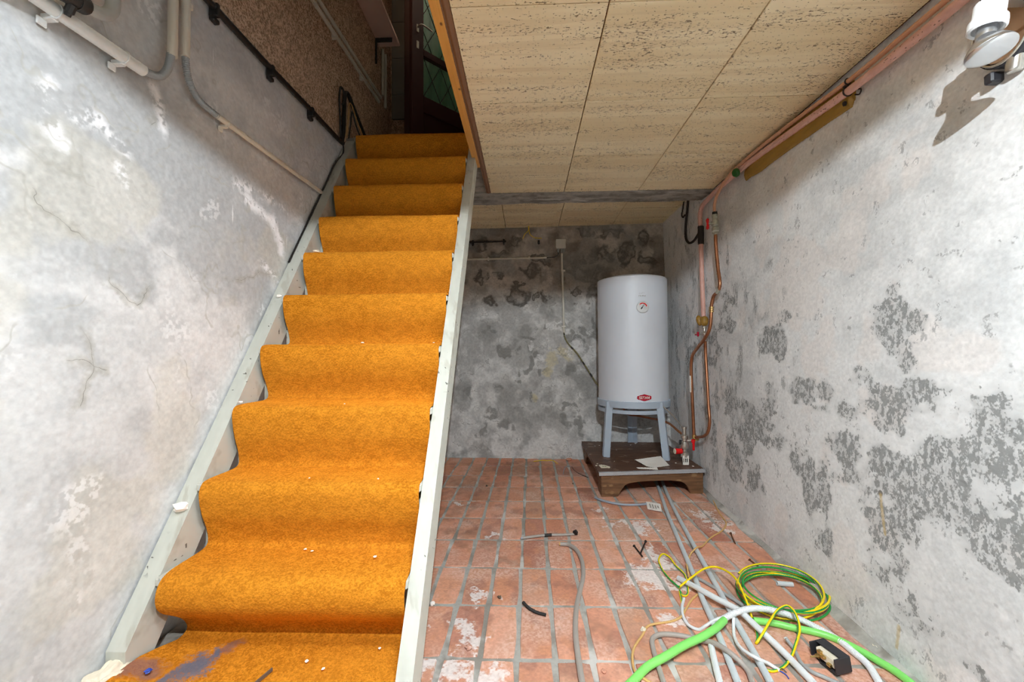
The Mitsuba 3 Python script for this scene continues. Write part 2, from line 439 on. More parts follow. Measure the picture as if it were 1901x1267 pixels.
BX, BW, BY, BL, SKEW = -.2844, .1233, 1.3487, .2805, .0041      # bricks of the floor: a stack bond
SALT = [(-.187, 1.682, .035, .03), (-.242, 1.509, .045, .05), (-.203, 1.47, .05, .05), (-.458, 2.691, .03, .025), (.535, 1.89, .07, .09), (.628, 2.03, .05, .10), (.656, 2.36, .06, .09),
        (1.056, 2.56, .10, .07), (.534, 2.40, .06, .03), (1.10, 2.38, .08, .08), (.60, 1.78, .10, .05), (-.155, 2.19, .03, .03), (-.4, 1.55, .05, .06), (-.2, 1.3, .07, .08), (-.35, 1.27, .05, .05), (.55, 1.55, .05, .05),
        (.42, 2.62, .05, .04), (-.10, 1.25, .06, .07)]
DIRT = [(-.433, 2.287, .12, .08), (-.32, 2.25, .07, .09), (-.2, 2.13, .07, .07), (-.1, 1.98, .08, .07), (-.35, 2.16, .08, .06), (-.414, 3.0, .3, .3), (.35, 2.97, .18, .06), (.25, 1.50, .06, .07), (.0, 3.5, .5, .3), (-.45, 2.6, .12, .2), (1.1, 2.5, .1, .12)]


def brick(p, n, uv):
    x, y = p.x, p.y
    r = dr.floor((y - BY) / BL)
    cx = dr.floor((x - BX - SKEW * (r + 1)) / BW)
    h1, h2, h3 = cell_rand(cx + 40, r + 40, 1), cell_rand(cx + 40, r + 40, 2), cell_rand(cx + 40, r + 40, 3)
    w1, w2 = fbm(x * 14, y * 14, 3, 4) - .5, fbm(x * 14 + 31, y * 14, 9, 4) - .5
    mid, fine = fbm(x * 24 + h1 * 9, y * 18, 5, 3), fbm(x * 130, y * 130, 6, 2)
    c = mix((.55, .235, .145), (.68, .345, .235), h1)
    c = mix(c, V((.50, .28, .19)), smoothstep(.55, .95, h2) * .8)
    c = mix(c, V((.33, .130, .095)), smoothstep(.7, .95, h3) * .6)
    c = mix(c, V((.58, .26, .135)), smoothstep(.52, .72, mid) * .45)
    c = mix(c, V((.30, .135, .10)), smoothstep(.55, .75, fbm(x * 12 + h2 * 7, y * 9, 15, 3)) * .5)
    c = mix(c, V((.66, .50, .42)), smoothstep(.40, .75, fbm(x * 8, y * 8, 35, 5)) * (.3 + .7 * smoothstep(.25, .75, fine)) * .5)       # film of lime dust, in specks
    e1 = dr.abs((x - BX - SKEW * (r + 1)) / BW - cx - .5) * 2
    c = mix(c, V((.40, .33, .28)), smoothstep(.80, .98, e1 + (mid - .5) * .3) * .5)           # cement smeared over the arrises
    d = blobs(x + w1 * .10, y + w2 * .10, DIRT)
    c = mix(c, V((.20, .11, .075)), smoothstep(-.1, .8, d + (mid - .5) * 1.6 + (fine - .5) * .4) * .42)
    s = blobs(x + w1 * .20, y + w2 * .20, SALT) + (fine - .5) * 1.1 + (mid - .5) * 1.5
    c = mix(c, V((.78, .74, .71)), smoothstep(-.05, .7, s) * .75)
    return c * (.86 + .28 * fine)


def brick_relief(p, n, uv):
    return fbm(p.x * 40, p.y * 40, 3, 4) * 1.6 + noise(p.x * 300, p.y * 300, 4) * .3


def mortar(p, n, uv):
    a, b = fbm(p.x * 25, p.y * 25, 4, 3), fbm(p.x * 150, p.y * 150, 8, 2)
    c = mix((.28, .27, .24), (.47, .455, .415), a * .6 + b * .4)
    c = mix(c, V((.20, .17, .14)), smoothstep(.5, .68, fbm(p.x * 13, p.y * 11, 28, 4)) * .6)
    return mix(c, V((.66, .64, .60)), smoothstep(.6, .75, fbm(p.x * 9, p.y * 9, 18, 4)) * .6)


mat('mat_brick', mikit.proc(brick), .8, spec=.25, bump=mikit.proc(brick_relief, eps=1.5e-3), bump_scale=.0018)
mat('mat_mortar', mikit.proc(mortar), .95, spec=.1)

BLUE = [(-.85, 1.02, .045, .05), (-.88, .98, .03, .04), (-.82, 1.07, .02, .04)]
VIOLET = [(-.96, 1.0, .05, .035), (-.80, 1.10, .02, .04), (-.99, .98, .03, .03)]


def carpet(p, n, uv):
    x, s = p.x, p.y * 1.0 - p.z * 1.0                      # s runs along the runner, over treads and risers alike
    big, mid = fbm(x * 3, s * 5, 3, 3), fbm(x * 40, p.y * 40, p.z * 40, 3)
    rib = noise(x * 230, p.y * 230, p.z * 230) * .5 + noise(x * 480, p.y * 480, p.z * 480) * .5
    c = mix((.34, .104, .006), (.60, .225, .018), smoothstep(.25, .75, rib * .75 + mid * .25))
    c = mix(c, V((.62, .265, .03)), smoothstep(.45, .75, big) * .12)
    flat = smoothstep(.86, .98, n.z)
    c = mix(c, V((.62, .36, .12)), flat * smoothstep(.38, .7, mid * .6 + big * .4) * .32)      # grey dust lying on the treads
    fl = smoothstep(.80, .86, noise(x * 210, p.y * 210, 5)) * smoothstep(.5, .6, noise(x * 17, p.y * 17, 3)) * flat
    c = mix(c, V((.80, .70, .55)), fl * .8)
    w1, w2 = fbm(x * 22, p.y * 22, 13, 3) - .5, fbm(x * 22 + 9, p.y * 22, 16, 3) - .5
    on = 1 - smoothstep(.25, .27, p.z)
    c = mix(c, V((.035, .10, .17)), smoothstep(-.1, .5, blobs(x + w1 * .06, p.y + w2 * .06, BLUE) + (rib - .5) * 1.2) * .8 * on)
    c = mix(c, V((.15, .085, .09)), smoothstep(-.1, .6, blobs(x + w1 * .07, p.y + w2 * .07, VIOLET) + (rib - .5) * 1.0) * .7 * on)
    return c


def carpet_relief(p, n, uv):
    return noise(p.x * 260, p.y * 260, p.z * 260) * .6 + noise(p.x * 90, p.y * 90, p.z * 90) * .5


mat('mat_carpet', mikit.proc(carpet), .95, spec=.05, sheen=.35, sheen_tint=.6, bump=mikit.proc(carpet_relief, eps=8e-4), bump_scale=.0016)


def grey_paint(p, n, uv):
    a = fbm(p.x * 40 + p.y * 6, p.z * 9 + p.y * 5, 4, 4)
    c = mix((.41, .415, .365), (.50, .50, .44), a)
    c = mix(c, V((.34, .32, .26)), smoothstep(.62, .78, fbm(p.x * 30 + p.y * 14, p.z * 14, 9, 4)) * .6)
    return mix(c, V((.05, .045, .035)), smoothstep(.90, .95, noise(p.x * 90 + p.y * 80, p.z * 110, 3)) * smoothstep(.5, .7, noise(p.y * 9, p.z * 9, 6)) * .8)


mat('mat_stringer', mikit.proc(grey_paint), .55, spec=.4)


def pine(p, n, uv):
    a = fbm(p.x * 220, p.y * 5, p.z * 40, 3)
    k = blobs(p.x, p.y, [(-.268, 1.29, .006, .010), (-.262, 1.62, .006, .009)])
    c = mix((.54, .235, .045), (.66, .33, .085), a)
    return mix(c, V((.16, .06, .02)), smoothstep(.0, .6, k))


mat('mat_pine', mikit.proc(pine), .45)
mat('mat_moulding', srgb(120, 84, 58), .5)


def veneer(p, n, uv):
    a = fbm(p.x * 9, p.y * 90, p.z * 60, 4)
    c = mix((.055, .026, .015), (.145, .072, .042), a)
    return mix(c, V((.34, .25, .18)), smoothstep(.63, .74, fbm(p.x * 16, p.y * 22, 7, 4)) * .30)


def apron_wood(p, n, uv):
    a = fbm(p.x * 10, p.z * 80 + p.y * 4, 3, 4)
    c = mix((.075, .033, .015), (.26, .13, .058), a)
    return mix(c, V((.40, .25, .12)), smoothstep(.62, .8, fbm(p.x * 18, p.z * 40, 9, 3)) * .5)


mat('mat_veneer', mikit.proc(veneer), .5, spec=.4)
mat('mat_apron', mikit.proc(apron_wood), .6)
mat('mat_enamel', srgb(220, 226, 234), .42, spec=.45)
mat('mat_grey_steel', srgb(176, 190, 204), .4, spec=.5)


def old_copper(p, n, uv):
    a = fbm(p.x * 30 + p.y * 30, p.z * 22, 4, 4)
    return mix((.30, .115, .05), (.52, .235, .125), a)


def pink_paint(p, n, uv):
    q = p.x * 25 + p.y * 9 + p.z * 25
    a, s = fbm(p.y * 40, p.z * 40, p.x * 40, 3), noise(p.y * 150, p.z * 220, p.x * 220)
    c = mix((.60, .31, .245), (.72, .44, .375), a)
    return mix(c, V((.16, .07, .05)), smoothstep(.76, .84, s) * smoothstep(.45, .6, fbm(p.y * 8, p.z * 8, 9, 2)) * .8)


def salmon_paint(p, n, uv):
    return mix((.56, .27, .15), (.68, .38, .24), fbm(p.y * 30, p.z * 60, p.x * 60, 3))


mat('mat_copper', mikit.proc(old_copper), .32, metallic=.85)
mat('mat_pink_pipe', mikit.proc(pink_paint), .45)
mat('mat_salmon_pipe', mikit.proc(salmon_paint), .4)


def ochre_fn(p, n, uv):
    return mix((.20, .105, .012), (.36, .20, .03), fbm(p.x * 40, p.y * 14, p.z * 40, 3))


mat('mat_ochre', mikit.proc(ochre_fn), .5)
mat('mat_brass', (.60, .42, .16), .3, metallic=.9)
mat('mat_nickel', (.62, .60, .55), .25, metallic=.9)


def verdigris(p, n, uv):
    return mix((.33, .36, .29), (.50, .50, .42), fbm(p.x * 90, p.y * 90, p.z * 90, 3))


mat('mat_verdigris', mikit.proc(verdigris), .45, metallic=.35)
mat('mat_red', srgb(222, 20, 24), .35)
mat('mat_dark_red', srgb(168, 12, 40), .35)
mat('mat_white_plastic', srgb(214, 218, 218), .35)
mat('mat_ivory_plastic', srgb(206, 202, 190), .4)
mat('mat_grey_plastic', srgb(150, 152, 150), .45)
mat('mat_conduit_grey', srgb(190, 198, 200), .4)
mat('mat_corrugated_grey', srgb(140, 144, 146), .4)
mat('mat_light_green', srgb(128, 214, 104), .4)
mat('mat_tan_cable', srgb(204, 164, 104), .45)
mat('mat_olive', srgb(120, 116, 76), .5)
mat('mat_cable_grey', srgb(158, 150, 142), .5)
mat('mat_black', srgb(22, 22, 22), .4)
mat('mat_soft_black', srgb(34, 33, 32), .6)
mat('mat_box_black', srgb(42, 42, 46), .45)
mat('mat_dark_iron', srgb(38, 30, 26), .55, metallic=.2)
mat('mat_rusty_steel', srgb(110, 72, 48), .55, metallic=.4)
mat('mat_yellow_wire', srgb(232, 196, 24), .4)
mat('mat_blue_wire', srgb(40, 70, 160), .4)
mat('mat_grey_wire', srgb(150, 160, 172), .5)
mat('mat_brown_wire', srgb(70, 42, 28), .5)
mat('mat_green_handle', srgb(30, 84, 26), .4)
mat('mat_paper', srgb(232, 228, 220), .8)
mat('mat_chip', srgb(236, 230, 222), .9)
mat('mat_cream_plaster', srgb(214, 205, 184), .9)
mat('mat_dark_chip', srgb(94, 78, 64), .9)
mat('mat_door', srgb(64, 28, 30), .4)
scene['mat_curtain'] = {'type': 'principledthin', 'base_color': {'type': 'rgb', 'value': [.12, .34, .23]}, 'roughness': .8, 'diff_trans': 1.0}
mat('mat_panel_grey', srgb(116, 114, 106), .7)
mat('mat_shelf', srgb(222, 190, 178), .6)
mat('mat_galvanised', srgb(196, 200, 204), .35, metallic=.5)
mat('mat_shade', srgb(235, 235, 230), .5)
mat('mat_porcelain', srgb(232, 236, 238), .2, clearcoat=.5)
mat('mat_mirror', (.62, .63, .645), .22, metallic=1.0)
mat('mat_bulb_silver', (.52, .53, .55), .25, metallic=.9)
mat('mat_interior_rust', srgb(150, 118, 92), .45, metallic=.5)
scene['mat_glass'] = {'type': 'thindielectric', 'int_ior': 1.5}
scene['mat_earth_wire'] = {'type': 'principled', 'base_color': {'type': 'mesh_attribute', 'name': 'vertex_color'}, 'roughness': .38}

# ------------------------------------------------------------------ the room: cellar and stairwell
FRONT = -3.4                                           # unseen end behind the camera, set far back to lower bounced light
CEIL, FAR_CEIL = 2.087, 2.187
XL = -1.05


def x_right(y, z):
    xb = 1.157 + .067 * (np.maximum(y, -.2) - 1.336)
    return xb + (1.281 - xb) * z / 2.087


def y_back(x):
    return 3.85 - .055 * x


struct('floor', box(-1.15, 1.42, FRONT - .1, 4.0, -.12, -.0045), 'mat_mortar', 'cellar floor of worn red bricks laid in straight rows with grey mortar joints', cat_='floor')
for r in range(-9, 9):
    for c in range(-7, 14):
        y0, y1 = BY + r * BL, BY + (r + 1) * BL
        x0 = BX + c * BW + SKEW * (r + 1)
        x1 = x0 + BW
        lim = float(x_right(np.array((y0 + y1) / 2), 0)) - .012
        if x0 < XL - .02 or x0 > lim - .02 or y0 < .78:
            continue
        g = .0056
        xa, xb = x0 + g * rng.uniform(.8, 1.35), x1 - g * rng.uniform(.8, 1.35)
        ya, yb = y0 + g * rng.uniform(.8, 1.6), y1 - g * rng.uniform(.8, 1.6)
        xa, xb, yb = max(xa, XL + .004), min(xb, lim), min(yb, float(y_back(x0)) - .012)
        if yb - ya < .03 or xb - xa < .015:
            continue
        k = np.linspace(0, 1, 4)[:-1]
        q = np.concatenate([np.c_[xa + (xb - xa) * k, ya + 0 * k], np.c_[xb + 0 * k, ya + (yb - ya) * k], np.c_[xb + (xa - xb) * k, yb + 0 * k], np.c_[xa + 0 * k, yb + (ya - yb) * k]])
        q += rng.uniform(-.0017, .0017, q.shape)
        mid = q.mean(0)
        q[::3] += np.sign(mid - q[::3]) * rng.uniform(.0015, .0045, (4, 1))
        ins = q + np.sign(mid - q) * .0032
        tilt_ = rng.uniform(-.012, .012, 2)
        h = rng.uniform(-.0006, .0014) + (ins - mid) @ tilt_ + rng.uniform(-.0004, .0004, 12)
        v = [(*a, -.009) for a in q] + [(*a, hh) for a, hh in zip(ins, h)] + [(*mid, float(h.mean()) + .0003)]
        f = []
        for k in range(12):
            n = (k + 1) % 12
            f += [(k, n, 12 + n), (k, 12 + n, 12 + k), (12 + k, 12 + n, 24)]
        part('floor', 'brick', tm(v, f), 'mat_brick')

# side walls
ys, zs = np.linspace(FRONT, 3.90, 80), np.linspace(0, 2.20, 26)
Y, Z = np.meshgrid(ys, zs, indexing='ij')
lump = (meshkit.fbm(np.stack([Y * 2.2, Z * 2.2, Z * 0], -1), 4, 3) - .5) * .012
X = x_right(Y, Z) - lump
back_skin = np.stack([Y * 0 + 1.45, Y, Z], -1)


def slab_from(front, back):
    """A wall with a wavy face and a flat back, closed around its edge."""
    n, m = front.shape[:2]
    a, b = grid(front), grid(back)
    rim = np.concatenate([np.arange(m), np.arange(1, n) * m + m - 1, (n - 1) * m + np.arange(m - 2, -1, -1), np.arange(n - 2, 0, -1) * m])
    k = n * m
    f = []
    for i, j in zip(rim, np.roll(rim, -1)):
        f += [(i, j, j + k), (i, j + k, i + k)]
    return tm(np.vstack([a.vertices, b.vertices]), np.vstack([a.faces, b.faces[:, ::-1] + k, f]))


struct('wall_right', slab_from(np.stack([X, Y, Z], -1), back_skin), 'mat_wall_right', 'whitewashed right cellar wall with worn dark grey patches', smooth=50, cat_='wall')
lump = (meshkit.fbm(np.stack([Y * 2.4, Z * 2.4, Z * 0 + 5], -1), 4, 8) - .5) * .004
struct('wall_left', slab_from(np.stack([XL + np.minimum(lump, .003) - .003, Y, Z], -1), np.stack([Y * 0 - 1.25, Y, Z], -1)), 'mat_wall_left',
       'pale grey plastered left wall with cracks and lime bloom beside the stairs', smooth=50, cat_='wall')
xs = np.linspace(-1.2, 1.4, 40)
Xb, Zb = np.meshgrid(xs, np.linspace(-.05, 2.30, 36), indexing='ij')
lump = (meshkit.fbm(np.stack([Xb * 3, Zb * 3, Zb * 0 + 9], -1), 4, 5) - .5) * .014
struct('wall_back', slab_from(np.stack([Xb, y_back(Xb) - np.maximum(lump, -.004), Zb], -1), np.stack([Xb, Xb * 0 + 4.05, Zb], -1)), 'mat_wall_back',
       'damp far wall with dark mould stains and painted shade high up behind the water heater', smooth=50, cat_='wall')
struct('wall_front', box(-1.25, 1.42, FRONT - .15, FRONT, -.05, 2.2), 'mat_wall_plain', 'unseen dark wall behind the viewer, set far back to lower bounced light', cat_='wall')

# cement fillet along the foot of the right wall
pts = [(float(x_right(np.array(y), 0)), y) for y in np.linspace(.6, 3.78, 30)]
v, f = [], []
for i, (x, y) in enumerate(pts):
    w = .030 + .010 * math.sin(i * 1.7) + rng.uniform(-.004, .004)
    v += [(x + .01, y, -.01), (x - w, y, -.003), (x - w, y, .002), (x - w * .35, y, .012), (x + .008, y, .030 + rng.uniform(-.006, .006))]
for i in range(len(pts) - 1):
    for k in range(4):
        a, b = i * 5 + k, i * 5 + k + 1
        f += [(a, a + 5, b + 5), (a, b + 5, b)]
struct('trim_3', tm(v, f), 'mat_mortar', 'grey cement fillet along the foot of the right wall', smooth=40, cat_='trim')

# ceiling: soft boards with narrow brown joints, in two bays parted by a concrete beam
base = [box(-.2475, 1.36, FRONT, 2.7465, CEIL + .009, CEIL + .05), box(-1.06, -.2475, FRONT, 1.0, CEIL + .009, CEIL + .05), box(-1.06, 1.36, 2.96, 3.93, FAR_CEIL + .009, FAR_CEIL + .047)]
struct('ceiling', cat(*base), 'mat_tile_joint', 'low ceiling of beige pitted tiles with thin brown joints', cat_='ceiling')
JT = .0024


def tile(x0, x1, y0, y1, z):
    part('ceiling', 'tile', box(x0 + JT, x1 - JT, y0 + JT * .8, y1 - JT * .8, z + rng.uniform(-.0006, .0006), z + .012, .0012), 'mat_tile')


TX = [-.231, .269, .769, 1.269]
TY = [FRONT] + [-3.2535 + .5 * k for k in range(13)]
for ya, yb in zip(TY[:-1], TY[1:]):
    for xa, xb in zip(TX[:-1], TX[1:]):
        tile(xa, xb, ya, yb, CEIL)
for ya, yb in zip(TY[:-1], TY[1:]):
    if yb < 1.0:
        for xa, xb in ((-1.05, -.731), (-.731, -.231)):
            tile(xa, xb, ya, yb, CEIL)
FX = [-1.05, -.6828, -.1828, .3172, .8172, 1.285]
for ya, yb in ((2.965, 3.3645), (3.3645, 3.86)):
    for xa, xb in zip(FX[:-1], FX[1:]):
        tile(xa, min(xb, 1.285), ya, min(yb, float(y_back((xa + xb) / 2)) + .004), FAR_CEIL)
n = 60
bx_, by_ = np.linspace(-1.05, 1.33, n), np.array([2.7475, 2.78, 2.83, 2.85, 2.90, 2.962])
P = np.zeros((n, 6, 3))
P[:, :, 0], P[:, :, 1] = bx_[:, None], by_[None]
P[:, :, 2] = CEIL + .002 + (meshkit.fbm(P * [6, 18, 1], 4, 2) - .5) * .018
P[:, 2, 2] -= .003
P[:, 5, 1] += (meshkit.fbm(P[:, 5] * 7, 3, 6) - .5) * .03
Q = P.copy()
Q[:, :, 2] = 2.235
struct('beam', slab_from(P, Q), 'mat_concrete', 'rough grey concrete beam across the ceiling above the platform', smooth=35, cat_='beam')

# the landing at the head of the stairs, the stairwell and its trim
struct('landing', cat(box(-1.05, -.235, 2.335, 2.7475, 2.10, 2.272), box(-1.05, -.235, 2.7475, 3.9, 2.2375, 2.272)), 'mat_concrete', 'concrete landing at the head of the stairs', cat_='landing')
struct('wall_upper_left', cat(box(-1.25, -1.052, .9, 3.6, 2.2, 4.7)), 'mat_wallpaper', 'brown speckled wallpaper on the wall above the stairs', cat_='wall')
struct('wall_upper_right', cat(box(-.236, -.10, .9, 3.6, 2.30, 4.7)), 'mat_wall_plain', 'unseen wall closing the right side of the stairwell upstairs to keep it dark', cat_='wall')  # unseen right, near and top sides close the stairwell to darken it
struct('wall_upper_front', box(-1.05, -.236, .9, 1.0, 2.14, 4.7), 'mat_wall_plain', 'unseen wall closing the near end of the stairwell upstairs to keep it dark', cat_='wall')
struct('wall_upper_back', cat(box(-1.052, -.87, 3.12, 3.22, 2.272, 4.7), box(-.87, -.236, 3.5, 3.6, 2.272, 4.7)), 'mat_wallpaper', 'papered wall at the far end of the stairwell upstairs', cat_='wall')
struct('ceiling_upper', box(-1.25, -.10, .9, 3.6, 4.7, 4.8), 'mat_wall_plain', 'unseen ceiling closing the stairwell upstairs to keep it dark', cat_='ceiling')
board = ext_xz([(-.290, 2.073), (-.257, 2.073), (-.257, 2.36), (-.283, 2.36), (-.290, 2.35)], 1.0, 2.325)
struct('trim_1', board, 'mat_pine', 'yellow varnished pine board edging the stairwell opening', cat_='trim')
prof = [(-.257, 2.10), (-.257, 2.0795)] + [(-.257 + .027 * t, 2.0795 + .004 * math.sin(t * math.pi * 3) * (1 - t) + .0055 * t) for t in np.linspace(.15, 1, 8)] + [(-.230, 2.10)]
struct('trim_2', ext_xz(prof, 1.0, 2.735), 'mat_moulding', 'brown moulding between the pine board and the ceiling tiles', cat_='trim')
post = box(-.885, -.800, 2.93, 3.12, 2.272, 4.7, .004)
struct('trim_4', post, 'mat_door', 'dark post of the door frame upstairs', cat_='trim')

# the door upstairs: dark stiles and rails, leaded green panes with a curtain behind
D0, DD = np.array([-.79, 2.80]), np.array([.7071, .7071])


def on_door(m):
    """Moves a mesh made in (along the leaf, out of the leaf, up) to the door's place."""
    M = np.eye(4)
    M[:3, 0], M[:3, 1] = [DD[0], DD[1], 0], [-DD[1], DD[0], 0]
    M[:3, 3] = [D0[0], D0[1], 0]
    m = m.copy()
    m.apply_transform(M)
    return m


struct('door_1', None, None, 'dark panelled door with leaded green panes standing open at the head of the stairs', cat_='door')
for a, b in ((0, .095), (.655, .75)):
    part('door_1', 'stile', on_door(box(a, b, 0, .04, 2.28, 4.3, .004)), 'mat_door')
for z0, z1 in ((2.28, 2.42), (2.74, 2.86), (3.155, 3.205), (3.62, 3.67), (4.16, 4.3)):
    part('door_1', 'rail', on_door(box(.095, .655, .002, .038, z0, z1, .004)), 'mat_door')
part('door_1', 'panel', on_door(box(.10, .65, .014, .026, 2.42, 2.74)), 'mat_door')
for z0, z1 in ((2.86, 3.155), (3.205, 3.62), (3.67, 4.16)):
    part('door_1', 'pane', on_door(box(.10, .65, .0195, .0205, z0, z1)), 'mat_glass')
    k = 0
    hh = z1 - z0
    for s in (-1, 1):
        for c0 in np.arange(-.6, 1.3, .14):
            # a slanted strip, clipped to the pane
            ln = shapely.LineString([(c0, z0 if s > 0 else z1), (c0 + hh * .52, z1 if s > 0 else z0)]).intersection(shapely.box(.10, z0, .65, z1))
            if ln.length > .03:
                (xa, za), (xb, zb) = ln.coords[0], ln.coords[-1]
                part('door_1', 'lead_strip', on_door(straight([(xa, .0165 - .0006 * s, za), (xb, .0165 - .0006 * s, zb)], .0026, 6)), 'mat_soft_black')
for zc, nm in ((3.33, 'handle_plate'), (3.21, 'lock_plate')):
    part('door_1', nm, on_door(cat(box(.035, .055, -.004, .001, zc - .028, zc + .028, .002))), 'mat_nickel', label='nickel plate')
part('door_1', 'handle', on_door(cat(tube([(.045, -.003, 3.335), (.045, -.035, 3.335), (.055, -.045, 3.335), (.14, -.045, 3.33)], .006, 8))), 'mat_nickel', smooth=40, label='nickel lever handle')
xs = np.linspace(.09, .66, 60)
wav = .052 + .010 * np.sin(xs * 70) + .004 * np.sin(xs * 31)
cl = on_door(grid(np.stack([np.stack([xs, wav, xs * 0 + z], -1) for z in (2.84, 3.4, 4.2)], 0)))
solo('door_curtain', cl, 'mat_curtain', 'green curtain hanging behind the leaded panes of the door upstairs', 'curtain', smooth=True)

# ------------------------------------------------------------------ the stairs
S_Y, S_Z, S_T, S_R = 1.0447, .4135, .1385, .2068             # first nosing, going and rise


def nose_z(y):
    return S_Z + (y - S_Y) / S_T * S_R


stair = thing('staircase', 'steep closed-string wooden cellar staircase painted grey under the orange runner', 'staircase')
for x0, x1, ya, zlow in ((-1.046, -.995, .992, .2), (-.313, -.272, .80, .0)):
    yt = S_Y + 9 * S_T + .035
    top = [(yt, nose_z(yt) - .07 + .02), (ya, nose_z(ya) - .072)]
    poly = Polygon([(ya, zlow), (ya, nose_z(ya) - .072), (yt - .02, nose_z(yt - .02) - .072), (yt + .02, 2.272), (2.333, 2.272), (2.333, nose_z(2.333) - .24)] +
                   [(y, max(nose_z(y) - .24, zlow)) for y in ((1.3, S_Y + (.24 + zlow - S_Z) * S_T / S_R) if zlow < .1 else (1.3, S_Y + (.24 + zlow - S_Z) * S_T / S_R))])
    part(stair, 'stringer', ext_yz(poly.buffer(-.003).buffer(.003, quad_segs=2), x0, x1), 'mat_stringer')
for k in range(10):
    y, z = S_Y + k * S_T, S_Z + k * S_R
    part(stair, 'tread', box(-.9945, -.3135, y + .016 + (.0 if k else .005), y + S_T + (.055 if k < 9 else .03), z - .034, z - .011, .004), 'mat_stringer')
    rb = y + (.058 if k else .125)
    part(stair, 'riser', box(-.9945, -.3135, rb, rb + .014, z - S_R - .011 + .0005, z - .0345), 'mat_stringer')
solo('concrete_step', box(-1.046, -.316, .74, 1.22, .0, .193, .006), 'mat_concrete', 'low concrete block that carries the foot of the wooden stairs', 'step')

# the runner: one draped sheet with rounded noses and hollow risers
prof = [(S_Y + 9 * S_T + .034, S_Z + 9 * S_R - .0005), (S_Y + 9 * S_T + .018, S_Z + 9 * S_R - .001)]
for k in range(9, -1, -1):
    y, z = S_Y + k * S_T, S_Z + k * S_R
    soft = {2: 1.15, 1: 1.6, 0: 2.0}.get(k, 1.0)
    a = .014 * soft
    if k == 0:
        prof += [(y + .040, z - .002), (y + .016, z - .012), (y + .003, z - .032), (y, z - .056), (y + .006, z - .082), (y + .026, z - .108), (y + .056, z - .132),
                 (y + .088, z - .160), (y + .104, z - .184), (y + .106, z - .198), (y + .094, z - .2055)]
    else:
        rec = {1: .040, 2: .030}.get(k, .046)
        prof += [(y + .026 * soft, z - .001), (y + .009 * soft, z - .006), (y + .001, z - .018 * soft), (y, z - .030 * soft), (y + .002, z - .062), (y + rec * .35, z - .108),
                 (y + rec * .80, z - .150), (y + rec, z - .182), (y + rec * .96, z - .198), (y + rec * .6, z - .2050)]
prof += [(1.06, S_Z - S_R), (.98, S_Z - S_R - .001), (.90, S_Z - S_R + .001), (.82, S_Z - S_R - .001)]
path, arc = resample(spline([(0, a, b) for a, b in prof], 10), .0075)
nx = 64
u = np.linspace(0, 1, nx)
P = np.zeros((len(path), nx, 3))
y0, z0 = path[:, 1][:, None], path[:, 2][:, None]
left = -.974 + .007 * (meshkit.noise(np.stack([arc * 7, arc * 0, arc * 0], 1), 3) - .5)[:, None] - .017 * np.clip((1.14 - y0) / .15, 0, 1) * (z0 < .25)
right = -.3165 + .002 * (meshkit.noise(np.stack([arc * 9, arc * 0 + 4, arc * 0], 1), 5) - .5)[:, None]
P[:, :, 0] = left + (right - left) * u
tan = np.gradient(path[:, 1:], axis=0)
tan /= np.linalg.norm(tan, axis=1, keepdims=True)
nor = np.stack([-tan[:, 1], tan[:, 0]], 1)                 # to the outside of the drape
if nor[2, 1] < 0:
    nor = -nor
wob = (meshkit.fbm(np.stack([P[:, :, 0] * 4, np.repeat(arc[:, None] * 5, nx, 1), P[:, :, 0] * 0], -1), 2, 4) - .5) * .006
wob += (meshkit.fbm(np.stack([P[:, :, 0] * 60, np.repeat(arc[:, None] * 60, nx, 1), P[:, :, 0] * 0], -1), 2, 9) - .5) * .0006
P[:, :, 1] = y0 + nor[:, :1] * wob
P[:, :, 2] = z0 + nor[:, 1:] * wob
curl = np.clip((.10 - u) / .10, 0, 1)[None] ** 1.5 * np.clip((1.12 - y0) / .1, 0, 1) * (z0 < .25)
P[:, :, 2] += curl * .026
Q = P.copy()
Q[:, :, 1] -= nor[:, :1] * .0075
Q[:, :, 2] -= nor[:, 1:] * .0075
solo('stair_runner', slab_from(P, Q), 'mat_carpet', 'orange ribbed carpet runner draped over the wooden stairs, paint-stained on its lowest tread', 'carpet', smooth=60)


def chip(p, s, seed, flat=.45):
    m = trimesh.creation.icosphere(1, s)
    v = m.vertices
    v = v * (1 + (meshkit.noise(v / s * 1.6 + seed * 3.1, seed)[:, None] - .5) * 1.1)
    v[:, 2] *= flat
    v = v - [0, 0, v[:, 2].min()]
    m = tm(v, m.faces)
    return rotz(m, seed * 47).apply_translation(p)


CHIPS = [(-.60, 1.475, 1.036, .010), (-.34, 1.49, 1.036, .006), (-.965, 1.345, .835, .010), (-.60, 1.33, .832, .004), (-.65, 1.205, .627, .004), (-.44, 1.20, .627, .005),
         (-.655, 1.195, .4205, .007), (-.63, 1.186, .4205, .006), (-.432, 1.155, .4205, .007), (-.565, 1.041, .2125, .007), (-.51, 1.018, .2125, .006), (-.395, 1.091, .2125, .006)]
for i, (x, y, z, s) in enumerate(CHIPS):
    z = z - .001
    solo('plaster_chip', chip((x if x < -.33 else -.335, y, z), s * .62, i + 1), 'mat_chip', 'tiny white flake of plaster lying on the orange stair runner', 'plaster chip', 'flakes of plaster on the stair runner', smooth=False)
solo('plaster_crumb', chip((-1.018, 1.175, nose_z(1.175) - .0725), .020, 31, .7), 'mat_chip', 'lump of white plaster lying on the left stringer against the wall', 'plaster chip')
solo('plaster_crumb', chip((-1.018, 1.64, nose_z(1.64) - .0725), .011, 37, .6), 'mat_chip', 'small plaster crumb halfway up the left stringer', 'plaster chip')
solo('plaster_crumb', chip((-.925, 1.768, S_Z + 5 * S_R - .001), .016, 41, .45), 'mat_cream_plaster', 'cream plaster crumb on the left end of the second lit tread below the shaded ones', 'plaster chip')
